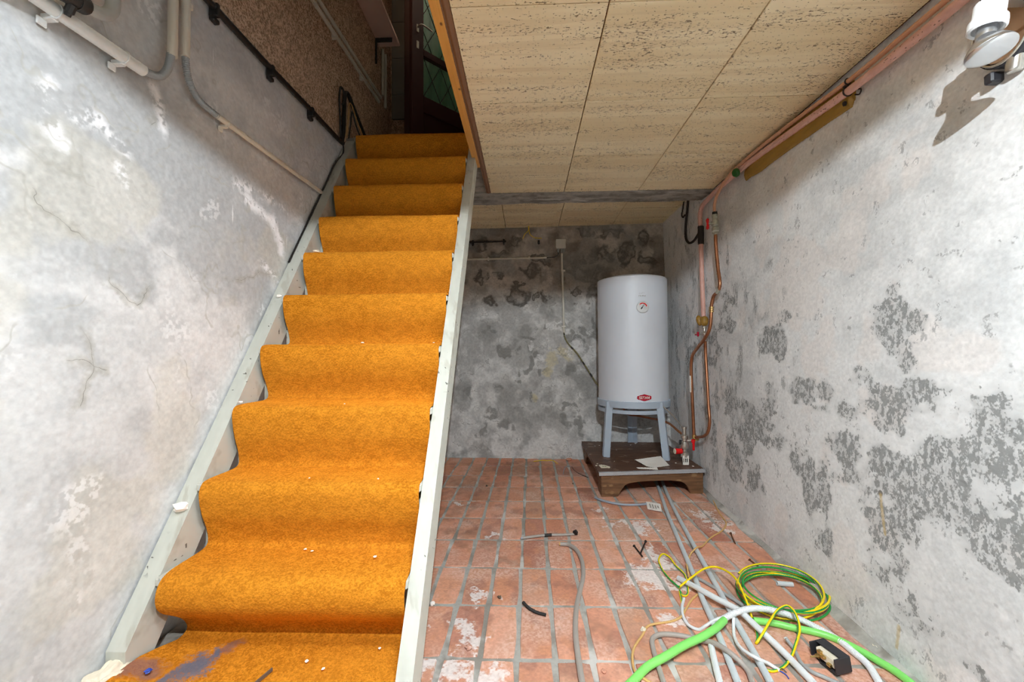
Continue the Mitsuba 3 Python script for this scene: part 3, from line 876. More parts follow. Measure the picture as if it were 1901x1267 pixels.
solo('wood_splinter', axis_to(box(-.004, .004, -.0015, .0015, -.025, .025), (-.645, .99, .2125), (.3, 1, 0)), 'mat_dark_chip', 'dark splinter on the lowest carpeted tread', 'splinter')
solo('blue_scrap', chip((-.935, .99, .217), .008, 12, .5), 'mat_blue_wire', 'bright blue plastic scrap on the lowest carpeted tread', 'scrap')
m = trimesh.creation.icosphere(4, 1.0)
v = m.vertices * [.045, .075, .055]
v *= 1 + (meshkit.fbm(m.vertices * 2.6, 4, 6)[:, None] - .5) * .9
m = tm(v + [-1.012, .965, .186], m.faces)
solo('plaster_lump', m, 'mat_cream_plaster', 'rough cream lump of plaster at the foot of the left stringer', 'plaster', smooth=True)

# ------------------------------------------------------------------ the water heater on its stand
HX, HY, HR, H0, H1 = .891, 3.43, .280, .600, 1.590


def wrap(m, r, x0, z0):
    """Bends a flat mesh (x right, y up, z out) around the tank so that its origin comes to the azimuth of x0 on the front."""
    m = m.copy()
    m.merge_vertices()
    m = trimesh.Trimesh(*trimesh.remesh.subdivide_to_size(m.vertices, m.faces, .012), process=False)
    az = math.asin((x0 - HX) / HR)
    a = az + m.vertices[:, 0] / r
    d = r + m.vertices[:, 2]
    return tm(np.stack([HX + d * np.sin(a), HY - d * np.cos(a), z0 + m.vertices[:, 1]], 1), m.faces)


heater = thing('water_heater', 'tall white cylindrical water heater standing on grey steel legs on the wooden platform', 'water heater')
part(heater, 'tank', lathe([(0, H0), (HR, H0), (HR, H1 - .004), (HR - .004, H1)] , 96).apply_translation((HX, HY, 0)), 'mat_enamel', smooth=40)
part(heater, 'lid', lathe([(HR - .004, H1), (HR - .012, H1 + .004), (HR * .75, H1 + .020), (HR * .4, H1 + .030), (0, H1 + .033)], 96).apply_translation((HX, HY, 0)), 'mat_enamel', smooth=40)
part(heater, 'collar', lathe([(HR - .01, .557), (HR + .010, .557), (HR + .012, .560), (HR + .012, .605), (HR + .009, .608), (HR - .001, .608)], 96).apply_translation((HX, HY, 0)), 'mat_grey_steel', smooth=40, label='pale grey steel collar')
part(heater, 'support_ring', lathe([(HR - .012, .512), (HR + .004, .512), (HR + .006, .514), (HR + .006, .540), (HR - .012, .540), (HR - .012, .512)], 96).apply_translation((HX, HY, 0)), 'mat_grey_steel', smooth=40, label='pale grey steel ring')
part(heater, 'tank_bottom', lathe([(0, .585), (HR - .012, .570), (HR - .011, .5571)], 64).apply_translation((HX, HY, 0)), 'mat_enamel', smooth=40)
for lx, ly in ((.605, 3.24), (1.079, 3.128), (.967, 3.762)):
    d = np.array([lx - HX, ly - HY])
    rad = np.linalg.norm(d)
    o = d / rad
    side = np.array([-o[1], o[0]])
    L = []
    w, t = .042, .004
    sec = [(-w, -w * .62), (0, .0), (w, -w * .62), (w - t * .5, -w * .62 - t), (0, -t * 1.6), (-w + t * .5, -w * .62 - t)]      # an angle iron, its corner outwards
    vv = []
    for z, rr in ((.170, rad), (.602, HR + .016 + t)):
        for s, q in sec:
            vv.append((HX + o[0] * (rr + q) + side[0] * s, HY + o[1] * (rr + q) + side[1] * s, z))
    ff = []
    for k in range(6):
        n = (k + 1) % 6
        ff += [(k, n, 6 + n), (k, 6 + n, 6 + k)]
    ff += [(0, 1, 4), (0, 4, 5), (1, 2, 3), (1, 3, 4)]
    ff += [(6, 10, 7), (6, 11, 10), (7, 9, 8), (7, 10, 9)]
    part(heater, 'leg', tm(vv, ff), 'mat_grey_steel', label='pale grey angle-iron leg')
gz = 1.338
g = part(heater, 'gauge', wrap(lathe([(0, -.002), (.046, -.002), (.046, .010), (.042, .013), (.041, .008), (0, .008)], 40), HR, .900, gz), 'mat_white_plastic', smooth=40, label='round white thermometer')
arc_ = Point(0, 0).buffer(.034, 32).difference(Point(0, 0).buffer(.026, 32)).intersection(Polygon([(-.004, 0), (-.05, .03), (-.05, .06), (.06, .06), (.06, .012)]))
part(g, 'scale', wrap(trimesh.creation.extrude_polygon(arc_.intersection(shapely.box(-.022, -.1, .1, .1)), .001, engine='earcut').apply_translation((0, 0, .0082)), HR, .900, gz), 'mat_red', label='red arc')
part(g, 'needle', wrap(trimesh.creation.extrude_polygon(Polygon([(-.017, -.011), (-.009, -.017), (.012, .021)]), .001, engine='earcut').apply_translation((0, 0, .0095)), HR, .900, gz), 'mat_black', label='black needle')
bz = .643
hexa = Polygon([(-.055, .008), (-.052, .012), (0, .027), (.052, .012), (.055, .008), (.055, -.008), (.052, -.012), (0, -.027), (-.052, -.012), (-.055, -.008)])
bd = part(heater, 'badge', wrap(trimesh.creation.extrude_polygon(hexa.segmentize(.01), .0022, engine='earcut'), HR, .905, bz), 'mat_dark_red', label='red hexagonal badge with white capitals')
tx = meshkit.text_mesh('SITAM', .0185, .0008, bold=True)
tx.apply_translation(-(tx.bounds[0] + tx.bounds[1]) / 2)
tx.apply_transform(np.diag([.080 / (tx.bounds[1][0] - tx.bounds[0][0]), 1, 1, 1]))
tx.apply_translation((0, 0, .0027))
part(bd, 'lettering', wrap(tx, HR, .905, bz), 'mat_paper', label='white capitals')
# two lines of grey print too small to read in the photograph: only their strokes
strokes = []
for x0, x1, yb, hh in ((-.017, .018, .107, .008), (-.022, .034, .083, .013)):
    x = x0
    while x < x1:
        w = rng.uniform(.002, .0045)
        strokes.append(Polygon([(x, yb), (x + w * .45, yb), (x + w * .5, yb + hh * rng.uniform(.6, 1)), (x + w * .1, yb + hh)]))
        x += w + .002
part(heater, 'fine_print', wrap(cat(*[trimesh.creation.extrude_polygon(s, .0006, engine='earcut') for s in strokes]), HR, .895, gz - .001), 'mat_cable_grey', label='two short lines of dark print')

# the platform: an old table top on sawn-down aprons
FL, FR, BR, BLc = np.array([.494, 2.817]), np.array([1.246, 2.903]), np.array([1.252, 3.755]), np.array([.510, 3.795])
plat = thing('wooden_platform', 'low dark brown wooden platform with an arched front apron carrying the water heater', 'platform')
top = trimesh.creation.extrude_polygon(Polygon([FL, FR, BR, BLc]), .020, engine='earcut').apply_translation((0, 0, .150))
part(plat, 'top', top, 'mat_veneer')


def along(a, b, poly, thick, inset=0.0):
    """A flat board cut to poly (distance along a to b, height), standing on the line a-b, its thickness to the left of it."""
    d = (b - a) / np.linalg.norm(b - a)
    nrm = np.array([-d[1], d[0]])
    m = trimesh.creation.extrude_polygon(poly, thick, engine='earcut')
    v = m.vertices
    q = a + v[:, :1] * d + (v[:, 2:] + inset) * nrm
    return tm(np.stack([q[:, 0], q[:, 1], v[:, 1]], 1), m.faces)


def apron(w, fl, fr):
    """The outline of an apron: feet fl and fr wide, a flat-topped arch with rounded shoulders between."""
    a = [(fl, 0), (fl + .015, .030), (fl + .045, .070), (fl + .09, .090)]
    b = [(w - fr - .09, .092), (w - fr - .045, .075), (w - fr - .015, .038), (w - fr, .0)]
    arch = spline([(*q, 0) for q in a + b], 5)[:, :2]
    return Polygon([(0, 0)] + [tuple(q) for q in arch] + [(w, 0), (w, .1495), (0, .1495)])


A0, A1 = FL + (FR - FL) * .025 + [0, .012], FL + (FR - FL) * .985 + [0, .012]
part(plat, 'apron', along(A0, A1, apron(np.linalg.norm(A1 - A0), .115, .09), .022), 'mat_apron', label='brown front apron with an arched cut-out')
A2 = A0 + np.array([.0, .03])
A3 = np.array([.528, 3.76])
part(plat, 'apron', along(A3, A2, apron(np.linalg.norm(A3 - A2), .10, .10), .02, .0), 'mat_apron')
A4 = A1 + np.array([-.0, .03])
A5 = np.array([1.236, 3.72])
part(plat, 'apron', along(A4, A5, apron(np.linalg.norm(A5 - A4), .10, .10), .02, .0), 'mat_apron')
part(plat, 'corner_block', along(A0 + [.022, .024], A0 + [.022, .11], Polygon([(0, 0), (.055, 0), (.055, .149), (0, .149)]), .03, -.03), 'mat_apron')
part(plat, 'edge_strip', along(FL + [0, -.0], FR, Polygon([(0, .149), (np.linalg.norm(FR - FL), .149), (np.linalg.norm(FR - FL), .1715), (0, .1715)]), .002, -.0022), 'mat_galvanised', label='pale metal edge strip')
part(plat, 'edge_strip_flange', along(FL, FR, Polygon([(0, .1702), (np.linalg.norm(FR - FL), .1702), (np.linalg.norm(FR - FL), .1715), (0, .1715)]), .016, .0), 'mat_galvanised', label='pale metal edge strip')
# things lying on it
pv = np.array([[.80, 3.06, .196], [1.02, 3.15, .20], [1.03, 2.985, .174], [.86, 2.965, .1735], [.90, 3.05, .1735], [.775, 2.925, .178], [.90, 2.935, .1730], [.915, 2.885, .1730], [.785, 2.905, .1730], [.905, 2.91, .215]])
pf = [(0, 4, 1), (4, 3, 2), (4, 2, 1), (0, 3, 4), (5, 8, 6), (8, 7, 6), (6, 7, 9), (3, 6, 2)]
solo('crumpled_paper', tm(np.vstack([pv, pv - [0, 0, .0008]]), pf + [(a + 10, c + 10, b + 10) for a, b, c in pf]), 'mat_paper', 'folded white paper lying near the front of the wooden platform', 'paper')
m = trimesh.creation.extrude_polygon(Polygon([(.524, 3.00), (.545, 3.012), (.575, 2.995), (.598, 2.955), (.590, 2.925), (.566, 2.935), (.53, 2.925)]), .002, engine='earcut').apply_translation((0, 0, .1702))
flake = solo('torn_label', m, 'mat_cream_plaster', 'torn pale label with a green mark at the left front of the platform', 'label')
lab = labels[flake]
part(flake, 'green_mark', box(.545, .575, 2.957, 2.965, .1722, .1726), 'mat_green_handle', label='green mark')
CH2 = [(.520, 3.03, .006), (.60, 3.60, .006), (.64, 3.62, .004), (.70, 3.60, .005), (.975, 3.69, .008), (.92, 3.64, .005), (.505, 2.98, .008), (1.19, 2.97, .007), (1.17, 3.06, .006), (.66, 3.10, .004), (.75, 3.45, .004), (1.10, 3.06, .006), (1.12, 3.25, .005)]
for i, (x, y, s) in enumerate(CH2):
    solo('plaster_bit', chip((x, y, .170), s, i + 60), 'mat_chip' if i % 3 else 'mat_cream_plaster', 'tiny pale crumb of plaster on the dark wooden platform', 'plaster chip', 'plaster crumbs on the platform')

# ------------------------------------------------------------------ left wall: conduits, drain, black pipe
def saddle(p, r, depth=.016):
    """A clip around a conduit that runs along y on the left wall: a half band and a foot with a screw tab below."""
    a = np.linspace(-1.9, 1.9, 14)
    band = sweep(np.stack([p[0] + (r + .001) * np.cos(a), a * 0 + p[1], p[2] + (r + .001) * np.sin(a)], 1), .0022, 6)
    foot = box(XL + .0005, p[0], p[1] - .008, p[1] + .008, p[2] - r - .006, p[2] - r * .6, .002)
    tab = box(XL + .0005, XL + .006, p[1] - .016, p[1] + .004, p[2] - r - .022, p[2] - r - .004, .002)
    head = box(XL + .0005, p[0], p[1] - .008, p[1] + .008, p[2] + r * .6, p[2] + r + .005, .002)
    return cat(band, foot, tab, head)


cl = thing('wall_conduit', 'thick white conduit along the left wall near the drain, with a grey corrugated bend', 'conduit')
part(cl, 'pipe', straight([(-1.022, .60, 1.744), (-1.022, .813, 1.752), (-1.022, 1.037, 1.763)], .0150, 20), 'mat_white_plastic', smooth=50)
for y, z in ((.835, 1.753), (.985, 1.7605)):
    part(cl, 'clip', saddle((-1.022, y, z), .015), 'mat_white_plastic')
part(cl, 'bend', corrugated([(-1.022, 1.030, 1.7628), (-1.022, 1.055, 1.768), (-1.022, 1.088, 1.783), (-1.022, 1.112, 1.822), (-1.022, 1.122, 1.872)], .0108, .0058, .0030), 'mat_corrugated_grey', smooth=True, label='grey corrugated bend')
cl = thing('wall_conduit', 'ivory vertical conduit on the left wall, the nearer of the two side by side', 'conduit')
part(cl, 'pipe', straight([(-1.020, 1.124, 1.866), (-1.020, 1.124, 2.20)], .0125, 20), 'mat_ivory_plastic', smooth=50)
cl = thing('wall_conduit', 'ivory vertical conduit on the left wall whose grey corrugated bend leads to the stairs', 'conduit')
part(cl, 'pipe', straight([(-1.020, 1.168, 1.896), (-1.020, 1.168, 2.20)], .0118, 20), 'mat_ivory_plastic', smooth=50)
part(cl, 'clip', box(-1.046, -1.014, 1.180, 1.190, 2.055, 2.075, .002), 'mat_ivory_plastic')
part(cl, 'bend', corrugated([(-1.021, 1.169, 1.91), (-1.023, 1.178, 1.86), (-1.024, 1.197, 1.823), (-1.025, 1.233, 1.801), (-1.026, 1.305, 1.7965)], .0106, .0058, .0030), 'mat_corrugated_grey', smooth=True, label='grey corrugated bend')
cl = thing('wall_conduit', 'slim beige conduit running level along the left wall to the stair stringer', 'conduit')
part(cl, 'pipe', straight([(-1.026, 1.296, 1.7965), (-1.028, 1.568, 1.804), (-1.028, 1.998, 1.814)], .0092, 16), 'mat_ivory_plastic', smooth=50)
part(cl, 'clip', saddle((-1.027, 1.352, 1.798), .0092), 'mat_ivory_plastic')
dr_ = thing('drain_pipe', 'dark grey drain pipe with a trap bend high on the left wall', 'drain pipe')
part(dr_, 'pipe', straight([(-.985, .60, 1.727), (-.985, .79, 1.771), (-.985, .850, 1.784)], .0175, 20), 'mat_soft_black', smooth=50)
part(dr_, 'collar', axis_to(lathe([(.014, -.012), (.0195, -.012), (.0205, -.009), (.0205, .006), (.0185, .010), (.014, .010)], 24), (-.985, .852, 1.7845), (0, .97, .23)), 'mat_soft_black', smooth=40)
part(dr_, 'trap', tube([(-.985, .845, 1.783), (-.985, .872, 1.789), (-.985, .900, 1.800), (-.985, .918, 1.824), (-.985, .921, 1.865), (-.985, .908, 1.95)], .0140, 18), 'mat_grey_plastic', smooth=50, label='grey trap bend')
part(dr_, 'bolt', axis_to(lathe([(0, 0), (.009, 0), (.009, .018), (.006, .020), (.006, .027), (0, .027)], 10), (-.985, .835, 1.766), (-.55, .1, -.85)), 'mat_soft_black')
poly = np.array(Polygon([(.80, 1.852), (.86, 1.852), (.915, 1.857), (.96, 1.893), (1.02, 1.955), (1.02, 2.03), (.80, 2.03)]).segmentize(.012).exterior.coords)[:-1]
poly = poly + (meshkit.noise(np.c_[poly * 60, poly[:, 0] * 0], 3)[:, None] - .5) * .007
solo('stone_slab', ext_yz(Polygon(poly), -1.055, -.998), 'mat_cream_plaster', 'rough cream stone slab sticking out of the left wall above the drain trap', 'slab')

bp = thing('black_pipe', 'thin black pipe clipped along the left wall below the wallpaper', 'pipe')
part(bp, 'pipe', tube([(-1.032, .95, 2.166), (-1.032, 1.28, 2.160), (-1.032, 1.6, 2.165), (-1.032, 1.92, 2.18), (-1.032, 2.20, 2.190), (-1.030, 2.245, 2.194)], .0120, 12), 'mat_black', smooth=50)
for y, z in ((1.296, 2.146), (1.595, 2.150), (1.906, 2.165)):
    part(bp, 'clip', cat(box(-1.049, -1.018, y - .008, y + .008, z - .018, z + .028, .003), box(-1.049, -1.03, y - .006, y + .022, z - .030, z - .014, .003)), 'mat_black')
solo('black_cable', tube([(-1.028, 2.245, 2.19), (-1.030, 2.25, 2.14), (-1.0425, 2.19, 2.064), (-1.0435, 2.10, 1.926), (-1.0435, 2.0, 1.776), (-1.0435, 1.88, 1.597), (-1.0435, 1.75, 1.403)], .0045, 8), 'mat_black',
     'black cable tucked between the left stringer and the wall', 'cable', smooth=50)
lp = thing('cable_loop', 'bundle of black cables looped up the wallpaper at the head of the stairs', 'cable')
part(lp, 'cable', tube([(-1.035, 2.243, 2.20), (-1.036, 2.262, 2.28), (-1.036, 2.272, 2.40), (-1.036, 2.285, 2.50), (-1.034, 2.31, 2.525), (-1.032, 2.36, 2.50), (-1.03, 2.60, 2.38), (-1.03, 2.80, 2.30)], .0115, 10), 'mat_black', smooth=50)
part(lp, 'cable', tube([(-1.038, 2.236, 2.22), (-1.038, 2.225, 2.33), (-1.038, 2.217, 2.46), (-1.036, 2.235, 2.512), (-1.034, 2.262, 2.50), (-1.035, 2.262, 2.44), (-1.036, 2.246, 2.42)], .0055, 8), 'mat_soft_black', smooth=50)
part(lp, 'cable', tube([(-1.030, 2.288, 2.26), (-1.022, 2.294, 2.36), (-1.020, 2.305, 2.46), (-1.020, 2.33, 2.47), (-1.022, 2.42, 2.42), (-1.024, 2.60, 2.34)], .0035, 8), 'mat_tan_cable', smooth=50, label='tan cable')
part(lp, 'cable', tube([(-1.028, 2.315, 2.26), (-1.020, 2.325, 2.36), (-1.018, 2.335, 2.43), (-1.020, 2.40, 2.38), (-1.024, 2.58, 2.30)], .004, 8), 'mat_soft_black', smooth=50)
cw = thing('stairwell_conduits', 'pair of white conduits clipped level along the wallpaper beside the stairs', 'conduit')
part(cw, 'conduit', straight([(-1.030, 1.3, 2.69), (-1.03, 1.89, 2.727), (-1.03, 2.81, 2.787)], .0105), 'mat_ivory_plastic', smooth=50)
part(cw, 'conduit', straight([(-1.030, 1.3, 2.735), (-1.03, 1.966, 2.780), (-1.03, 2.845, 2.838)], .0105), 'mat_ivory_plastic', smooth=50)
for y in (1.72, 2.15, 2.52):
    z = 2.787 - (2.81 - y) * .0652
    part(cw, 'clip', box(-1.051, -1.022, y - .008, y + .008, z - .022, z + .012, .003), 'mat_ivory_plastic')
cw = thing('stairwell_conduits', 'two white upright conduits in the dark corner under the pink shelf', 'conduit')
part(cw, 'conduit', straight([(-1.035, 2.90, 2.89), (-1.035, 2.90, 3.235)], .0105), 'mat_ivory_plastic', smooth=50)
part(cw, 'conduit', straight([(-1.035, 2.955, 2.83), (-1.035, 2.955, 3.235)], .0105), 'mat_ivory_plastic', smooth=50)
sh = thing('wall_shelf', 'pinkish white shelf board on the wallpapered wall above the stairs', 'shelf')
part(sh, 'board', box(-1.051, -.900, 2.05, 2.875, 3.235, 3.255, .002), 'mat_shelf')
part(sh, 'bracket', cat(box(-1.05, -.93, 2.785, 2.797, 3.205, 3.234, .003), box(-1.05, -1.038, 2.785, 2.797, 3.05, 3.234, .003)), 'mat_soft_black', label='dark bracket')
pn = thing('wall_panel', 'pale grey tiled wall panel in the dark corner beside the upstairs door', 'wall panel')
for z0, z1 in ((2.830, 3.02), (3.023, 3.31), (3.313, 3.6), (3.603, 4.0)):
    part(pn, 'tile', box(-1.035, -.897, 3.095, 3.118, z0, z1, .002), 'mat_panel_grey')

# ------------------------------------------------------------------ far wall: conduits, junction box, cable
bc = thing('back_conduit', 'white horizontal conduit on the far wall left of the junction box', 'conduit')
part(bc, 'pipe', straight([(-.66, 3.866, 1.890), (.205, 3.8185, 1.887)], .0095), 'mat_ivory_plastic', smooth=50)
for x in (-.35, .04):
    part(bc, 'clip', box(x - .008, x + .008, y_back(x) - .032, y_back(x) - .002, 1.874, 1.906, .003), 'mat_ivory_plastic')
bc = thing('back_conduit', 'white upright conduit on the far wall hanging from the junction box', 'conduit')
part(bc, 'pipe', straight([(.344, 3.812, 1.925), (.354, 3.811, 1.52), (.359, 3.811, 1.177)], .0105), 'mat_ivory_plastic', smooth=50)
for z in (1.76, 1.235):
    part(bc, 'clip', box(.335, .376, 3.797, 3.833, z - .008, z + .008, .003), 'mat_ivory_plastic')
jb = thing('junction_box', 'small square grey junction box on the far wall above the upright conduit', 'junction box')
part(jb, 'body', box(.291, .381, 3.792, 3.835, 1.968, 2.052, .004), 'mat_ivory_plastic')
part(jb, 'lid', box(.289, .383, 3.784, 3.7925, 1.966, 2.054, .003), 'mat_ivory_plastic')
for x in (.313, .345, .366):
    part(jb, 'gland', axis_to(lathe([(.0, 0), (.011, 0), (.009, .036), (0, .036)], 12), (x, 3.812, 1.969), (0, 0, -1)), 'mat_grey_plastic', smooth=40)
solo('link_cable', tube([(.203, 3.819, 1.887), (.245, 3.818, 1.889), (.29, 3.818, 1.897), (.311, 3.814, 1.915), (.313, 3.812, 1.94)], .0035, 8), 'mat_black', 'short black cable from the horizontal conduit up to the junction box', 'cable', smooth=50)
hc = thing('heater_cable', 'olive cable sagging from the upright conduit down behind the water heater', 'cable')
path = [(.359, 3.811, 1.18), (.364, 3.808, 1.14), (.396, 3.803, 1.076), (.472, 3.795, .990), (.535, 3.788, .892), (.610, 3.775, .768), (.675, 3.74, .668), (.74, 3.69, .60)]
part(hc, 'sheath', tube(path, .0065, 10), 'mat_olive', smooth=50)
sp = spline(path, 8)
for i in (0, 3, 19, 31, 38):
    part(hc, 'tape', sweep(sp[i:i + 3], .0074, 10), 'mat_black', smooth=50, label='black tape')
gp = thing('pipe_stub', 'dark iron pipe stub with two black brackets high on the far wall', 'pipe')
part(gp, 'pipe', straight([(-.66, 3.857, 2.056), (-.178, 3.83, 2.053)], .0085), 'mat_dark_iron', smooth=50)
for x in (-.498, -.20):
    part(gp, 'bracket', cat(box(x - .009, x + .009, y_back(x) - .045, y_back(x) + .002, 2.035, 2.073, .004), box(x - .006, x + .006, y_back(x) - .04, y_back(x) - .02, 2.018, 2.037, .003)), 'mat_black')
solo('wall_plug', cat(box(.122, .142, 3.815, 3.845, 2.022, 2.056, .004)), 'mat_black', 'black clip on the far wall under the yellow ceiling wire', 'clip')
yw = thing('ceiling_wire', 'yellow wire hanging in two ends from the far ceiling above the conduit', 'wire')
part(yw, 'end', tube([(.035, 3.80, 2.195), (.033, 3.80, 2.146), (-.003, 3.812, 2.108), (-.021, 3.815, 2.066)], .003, 8), 'mat_yellow_wire', smooth=50)
part(yw, 'end', tube([(.037, 3.80, 2.195), (.048, 3.80, 2.108), (.087, 3.812, 2.080), (.158, 3.812, 2.070)], .003, 8), 'mat_yellow_wire', smooth=50)

# ------------------------------------------------------------------ right wall: copper pipes and valves
bigp = thing('heating_pipe', 'thick pink painted pipe along the top of the right wall, bending down near the heater', 'pipe')
part(bigp, 'pipe', tube([(1.238, .60, 1.985), (1.240, 1.142, 1.985), (1.241, 1.317, 1.984), (1.242, 1.551, 1.989), (1.244, 1.853, 2.012), (1.246, 2.246, 2.040), (1.247, 2.58, 2.043), (1.247, 2.78, 2.030), (1.247, 2.872, 2.014),
                         (1.247, 2.905, 1.974), (1.246, 2.904, 1.884), (1.242, 2.89, 1.669), (1.238, 2.874, 1.438), (1.233, 2.850, 1.185)], .0150, 18, 10), 'mat_pink_pipe', smooth=50)
part(bigp, 'coupling', straight([(1.246, 2.899, 1.880), (1.2435, 2.893, 1.752)], .0205, 18), 'mat_dark_iron', smooth=50, label='dark iron coupling')
part(bigp, 'putty', cat(axis_to(lathe([(0, -.036), (.016, -.032), (.026, -.012), (.026, .012), (.016, .030), (0, .034)], 16), (1.229, 2.832, 1.205), (.05, .1, 1)),
                        axis_to(lathe([(0, -.036), (.012, -.03), (.020, -.01), (.020, .014), (.012, .034), (0, .04)], 14), (1.208, 2.862, 1.208), (-.15, .2, 1))), 'mat_ochre', smooth=60, label='ochre putty lump')
vlv = thing('stop_valve', 'nickel stop valve with a small red handle at the foot of the thick pink pipe', 'valve')
body = [(0, 0), (.015, 0), (.017, .004), (.017, .018), (.012, .022), (.012, .040), (.017, .046), (.020, .056), (.017, .068), (.012, .074), (.012, .094), (.017, .098), (.017, .112), (.0, .112)]
part(vlv, 'body', axis_to(lathe(body, 16), (1.232, 2.846, 1.172), (-.02, -.17, -1)), 'mat_nickel', smooth=30)
part(vlv, 'stem', straight([(1.230, 2.838, 1.112), (1.190, 2.838, 1.114)], .005, 8), 'mat_nickel', smooth=50)
part(vlv, 'handle', cat(box(1.180, 1.192, 2.828, 2.848, 1.098, 1.130, .004), box(1.182, 1.190, 2.846, 2.885, 1.106, 1.116, .003)), 'mat_dark_red', label='small red handle')
dp = thing('copper_pipe', 'bare copper pipe from the lower stop valve down to the safety valve', 'pipe')
part(dp, 'pipe', tube([(1.231, 2.828, 1.062), (1.222, 2.805, .98), (1.214, 2.775, .842), (1.208, 2.745, .640), (1.204, 2.724, .535), (1.203, 2.745, .468), (1.205, 2.80, .428), (1.207, 2.87, .404), (1.209, 2.97, .380)], .0098, 14, 10), 'mat_copper', smooth=50)

thinp = thing('heating_pipe', 'thin salmon painted pipe above the thick pink pipe, bending to the upper valve', 'pipe')
part(thinp, 'pipe', tube([(1.240, .60, 2.022), (1.242, 1.157, 2.025), (1.243, 1.297, 2.026), (1.244, 1.553, 2.029), (1.242, 1.86, 2.052), (1.234, 2.262, 2.064), (1.228, 2.42, 2.054), (1.225, 2.52, 2.028), (1.222, 2.60, 1.985), (1.222, 2.634, 1.935), (1.223, 2.634, 1.878)],
                         .0090, 14, 10), 'mat_salmon_pipe', smooth=50)
v1 = thing('stop_valve', 'greenish stop valve with a red butterfly handle under the bend of the thin salmon pipe', 'valve')
body = [(0, 0), (.011, 0), (.013, .012), (.019, .014), (.019, .030), (.015, .034), (.016, .046), (.022, .056), (.022, .080), (.016, .090), (.018, .094), (.0215, .098), (.0215, .120), (.019, .124), (.019, .134), (.013, .138), (.011, .152), (0, .152)]
part(v1, 'body', axis_to(lathe(body, 16), (1.223, 2.634, 1.888), (.0, -.02, -1)), 'mat_verdigris', smooth=30)
part(v1, 'packing', axis_to(lathe([(0, 0), (.0218, 0), (.0218, .006), (0, .006)], 16), (1.223, 2.632, 1.768), (0, -.02, -1)), 'mat_white_plastic', smooth=40, label='white packing ring')
part(v1, 'nut', axis_to(lathe([(0, 0), (.017, 0), (.017, .022), (0, .022)], 6), (1.223, 2.634, 1.892), (0, 0, -1)), 'mat_black', label='black nut')
part(v1, 'stem', straight([(1.222, 2.632, 1.818), (1.178, 2.632, 1.815)], .006, 8), 'mat_verdigris', smooth=50)
part(v1, 'handle', cat(box(1.168, 1.182, 2.620, 2.644, 1.822, 1.850, .005), box(1.168, 1.182, 2.620, 2.644, 1.780, 1.808, .005), box(1.170, 1.180, 2.624, 2.640, 1.80, 1.83, .003)), 'mat_red', label='red butterfly handle')
dn = thing('copper_pipe', 'bare copper pipe snaking from the upper stop valve down over the lower one', 'pipe')
part(dn, 'pipe', tube([(1.2225, 2.630, 1.745), (1.2225, 2.625, 1.66), (1.2225, 2.605, 1.52), (1.220, 2.580, 1.415), (1.219, 2.600, 1.378), (1.216, 2.655, 1.352), (1.212, 2.680, 1.30), (1.207, 2.684, 1.20), (1.203, 2.695, 1.145), (1.197, 2.755, 1.083),
                       (1.194, 2.87, 1.018), (1.194, 2.955, .965), (1.196, 2.985, .90), (1.199, 2.985, .673), (1.203, 2.975, .385)], .0108, 14, 10), 'mat_copper', smooth=50)
part(dn, 'coupling', cat(*[axis_to(lathe([(0, 0), (.0150, 0), (.0150, .009), (0, .009)], 12), (1.2105, 2.681, 1.285 - k * .013), (-.05, 0, -1)) for k in range(3)]), 'mat_brass', label='brass coupling')
part(dn, 'patina', sweep(spline([(1.220, 2.580, 1.415), (1.219, 2.600, 1.378), (1.216, 2.655, 1.352)], 6)[3:9], .0116, 14), 'mat_verdigris', smooth=50, label='green patina')
part(dn, 'sticker', box(1.184, 1.1895, 2.975, 2.995, .70, .82, .001), 'mat_paper', label='white sticker')
sv = thing('safety_valve', 'nickel safety valve group with red knob and red lever standing beside the water heater', 'safety valve')
SX, SY = 1.150, 3.02
part(sv, 'body', cat(lathe([(0, .20), (.015, .20), (.018, .225), (.026, .228), (.026, .262), (.018, .27), (.018, .285), (.028, .29), (.034, .31), (.028, .34), (.020, .345), (.020, .36), (.028, .365), (.028, .385), (.016, .39), (.014, .43), (.021, .432), (.021, .447), (0, .452)], 18).apply_translation((SX, SY, 0)),
                     straight([(SX, SY, .345), (SX + .075, SY - .01, .352)], .013, 12)), 'mat_nickel', smooth=30)
part(sv, 'knob', axis_to(lathe([(0, 0), (.018, 0), (.020, .006), (.020, .034), (.021, .036), (.021, .048), (0, .049)], 18), (SX - .022, SY - .005, .270), (-1, -.1, .02)), 'mat_red', smooth=30, label='red knob')
part(sv, 'knob_cap', axis_to(lathe([(0, 0), (.0195, 0), (.0195, .004), (0, .004)], 18), (SX - .0715, SY - .0098, .271), (-1, -.1, .02)), 'mat_cream_plaster', smooth=30, label='cream cap')
part(sv, 'dial', axis_to(lathe([(0, 0), (.012, 0), (.018, .010), (.018, .016), (0, .016)], 16), (SX - .018, SY, .332), (-1, .1, .1)), 'mat_black', smooth=30, label='black dial')
part(sv, 'lever', cat(box(SX + .040, SX + .066, SY - .034, SY - .022, .335, .362, .004), box(SX + .046, SX + .062, SY - .036, SY - .026, .280, .34, .004)), 'mat_red', label='red lever')
part(sv, 'tee', cat(straight([(SX + .06, SY - .008, .352), (SX + .085, SY - .025, .362), (1.207, 2.965, .381)], .0135, 12), axis_to(lathe([(0, 0), (.016, 0), (.016, .024), (0, .024)], 8), (1.2045, 2.975, .372), (0, 0, 1))), 'mat_brass', smooth=30, label='brass tee')
part(sv, 'tag', box(SX - .022, SX + .022, SY - .024, SY - .0225, .140 + .035, .242, .0004), 'mat_paper', label='white tag with dark marks')
tg = [k for k in scene if k.startswith(sv + '__tag')][0]
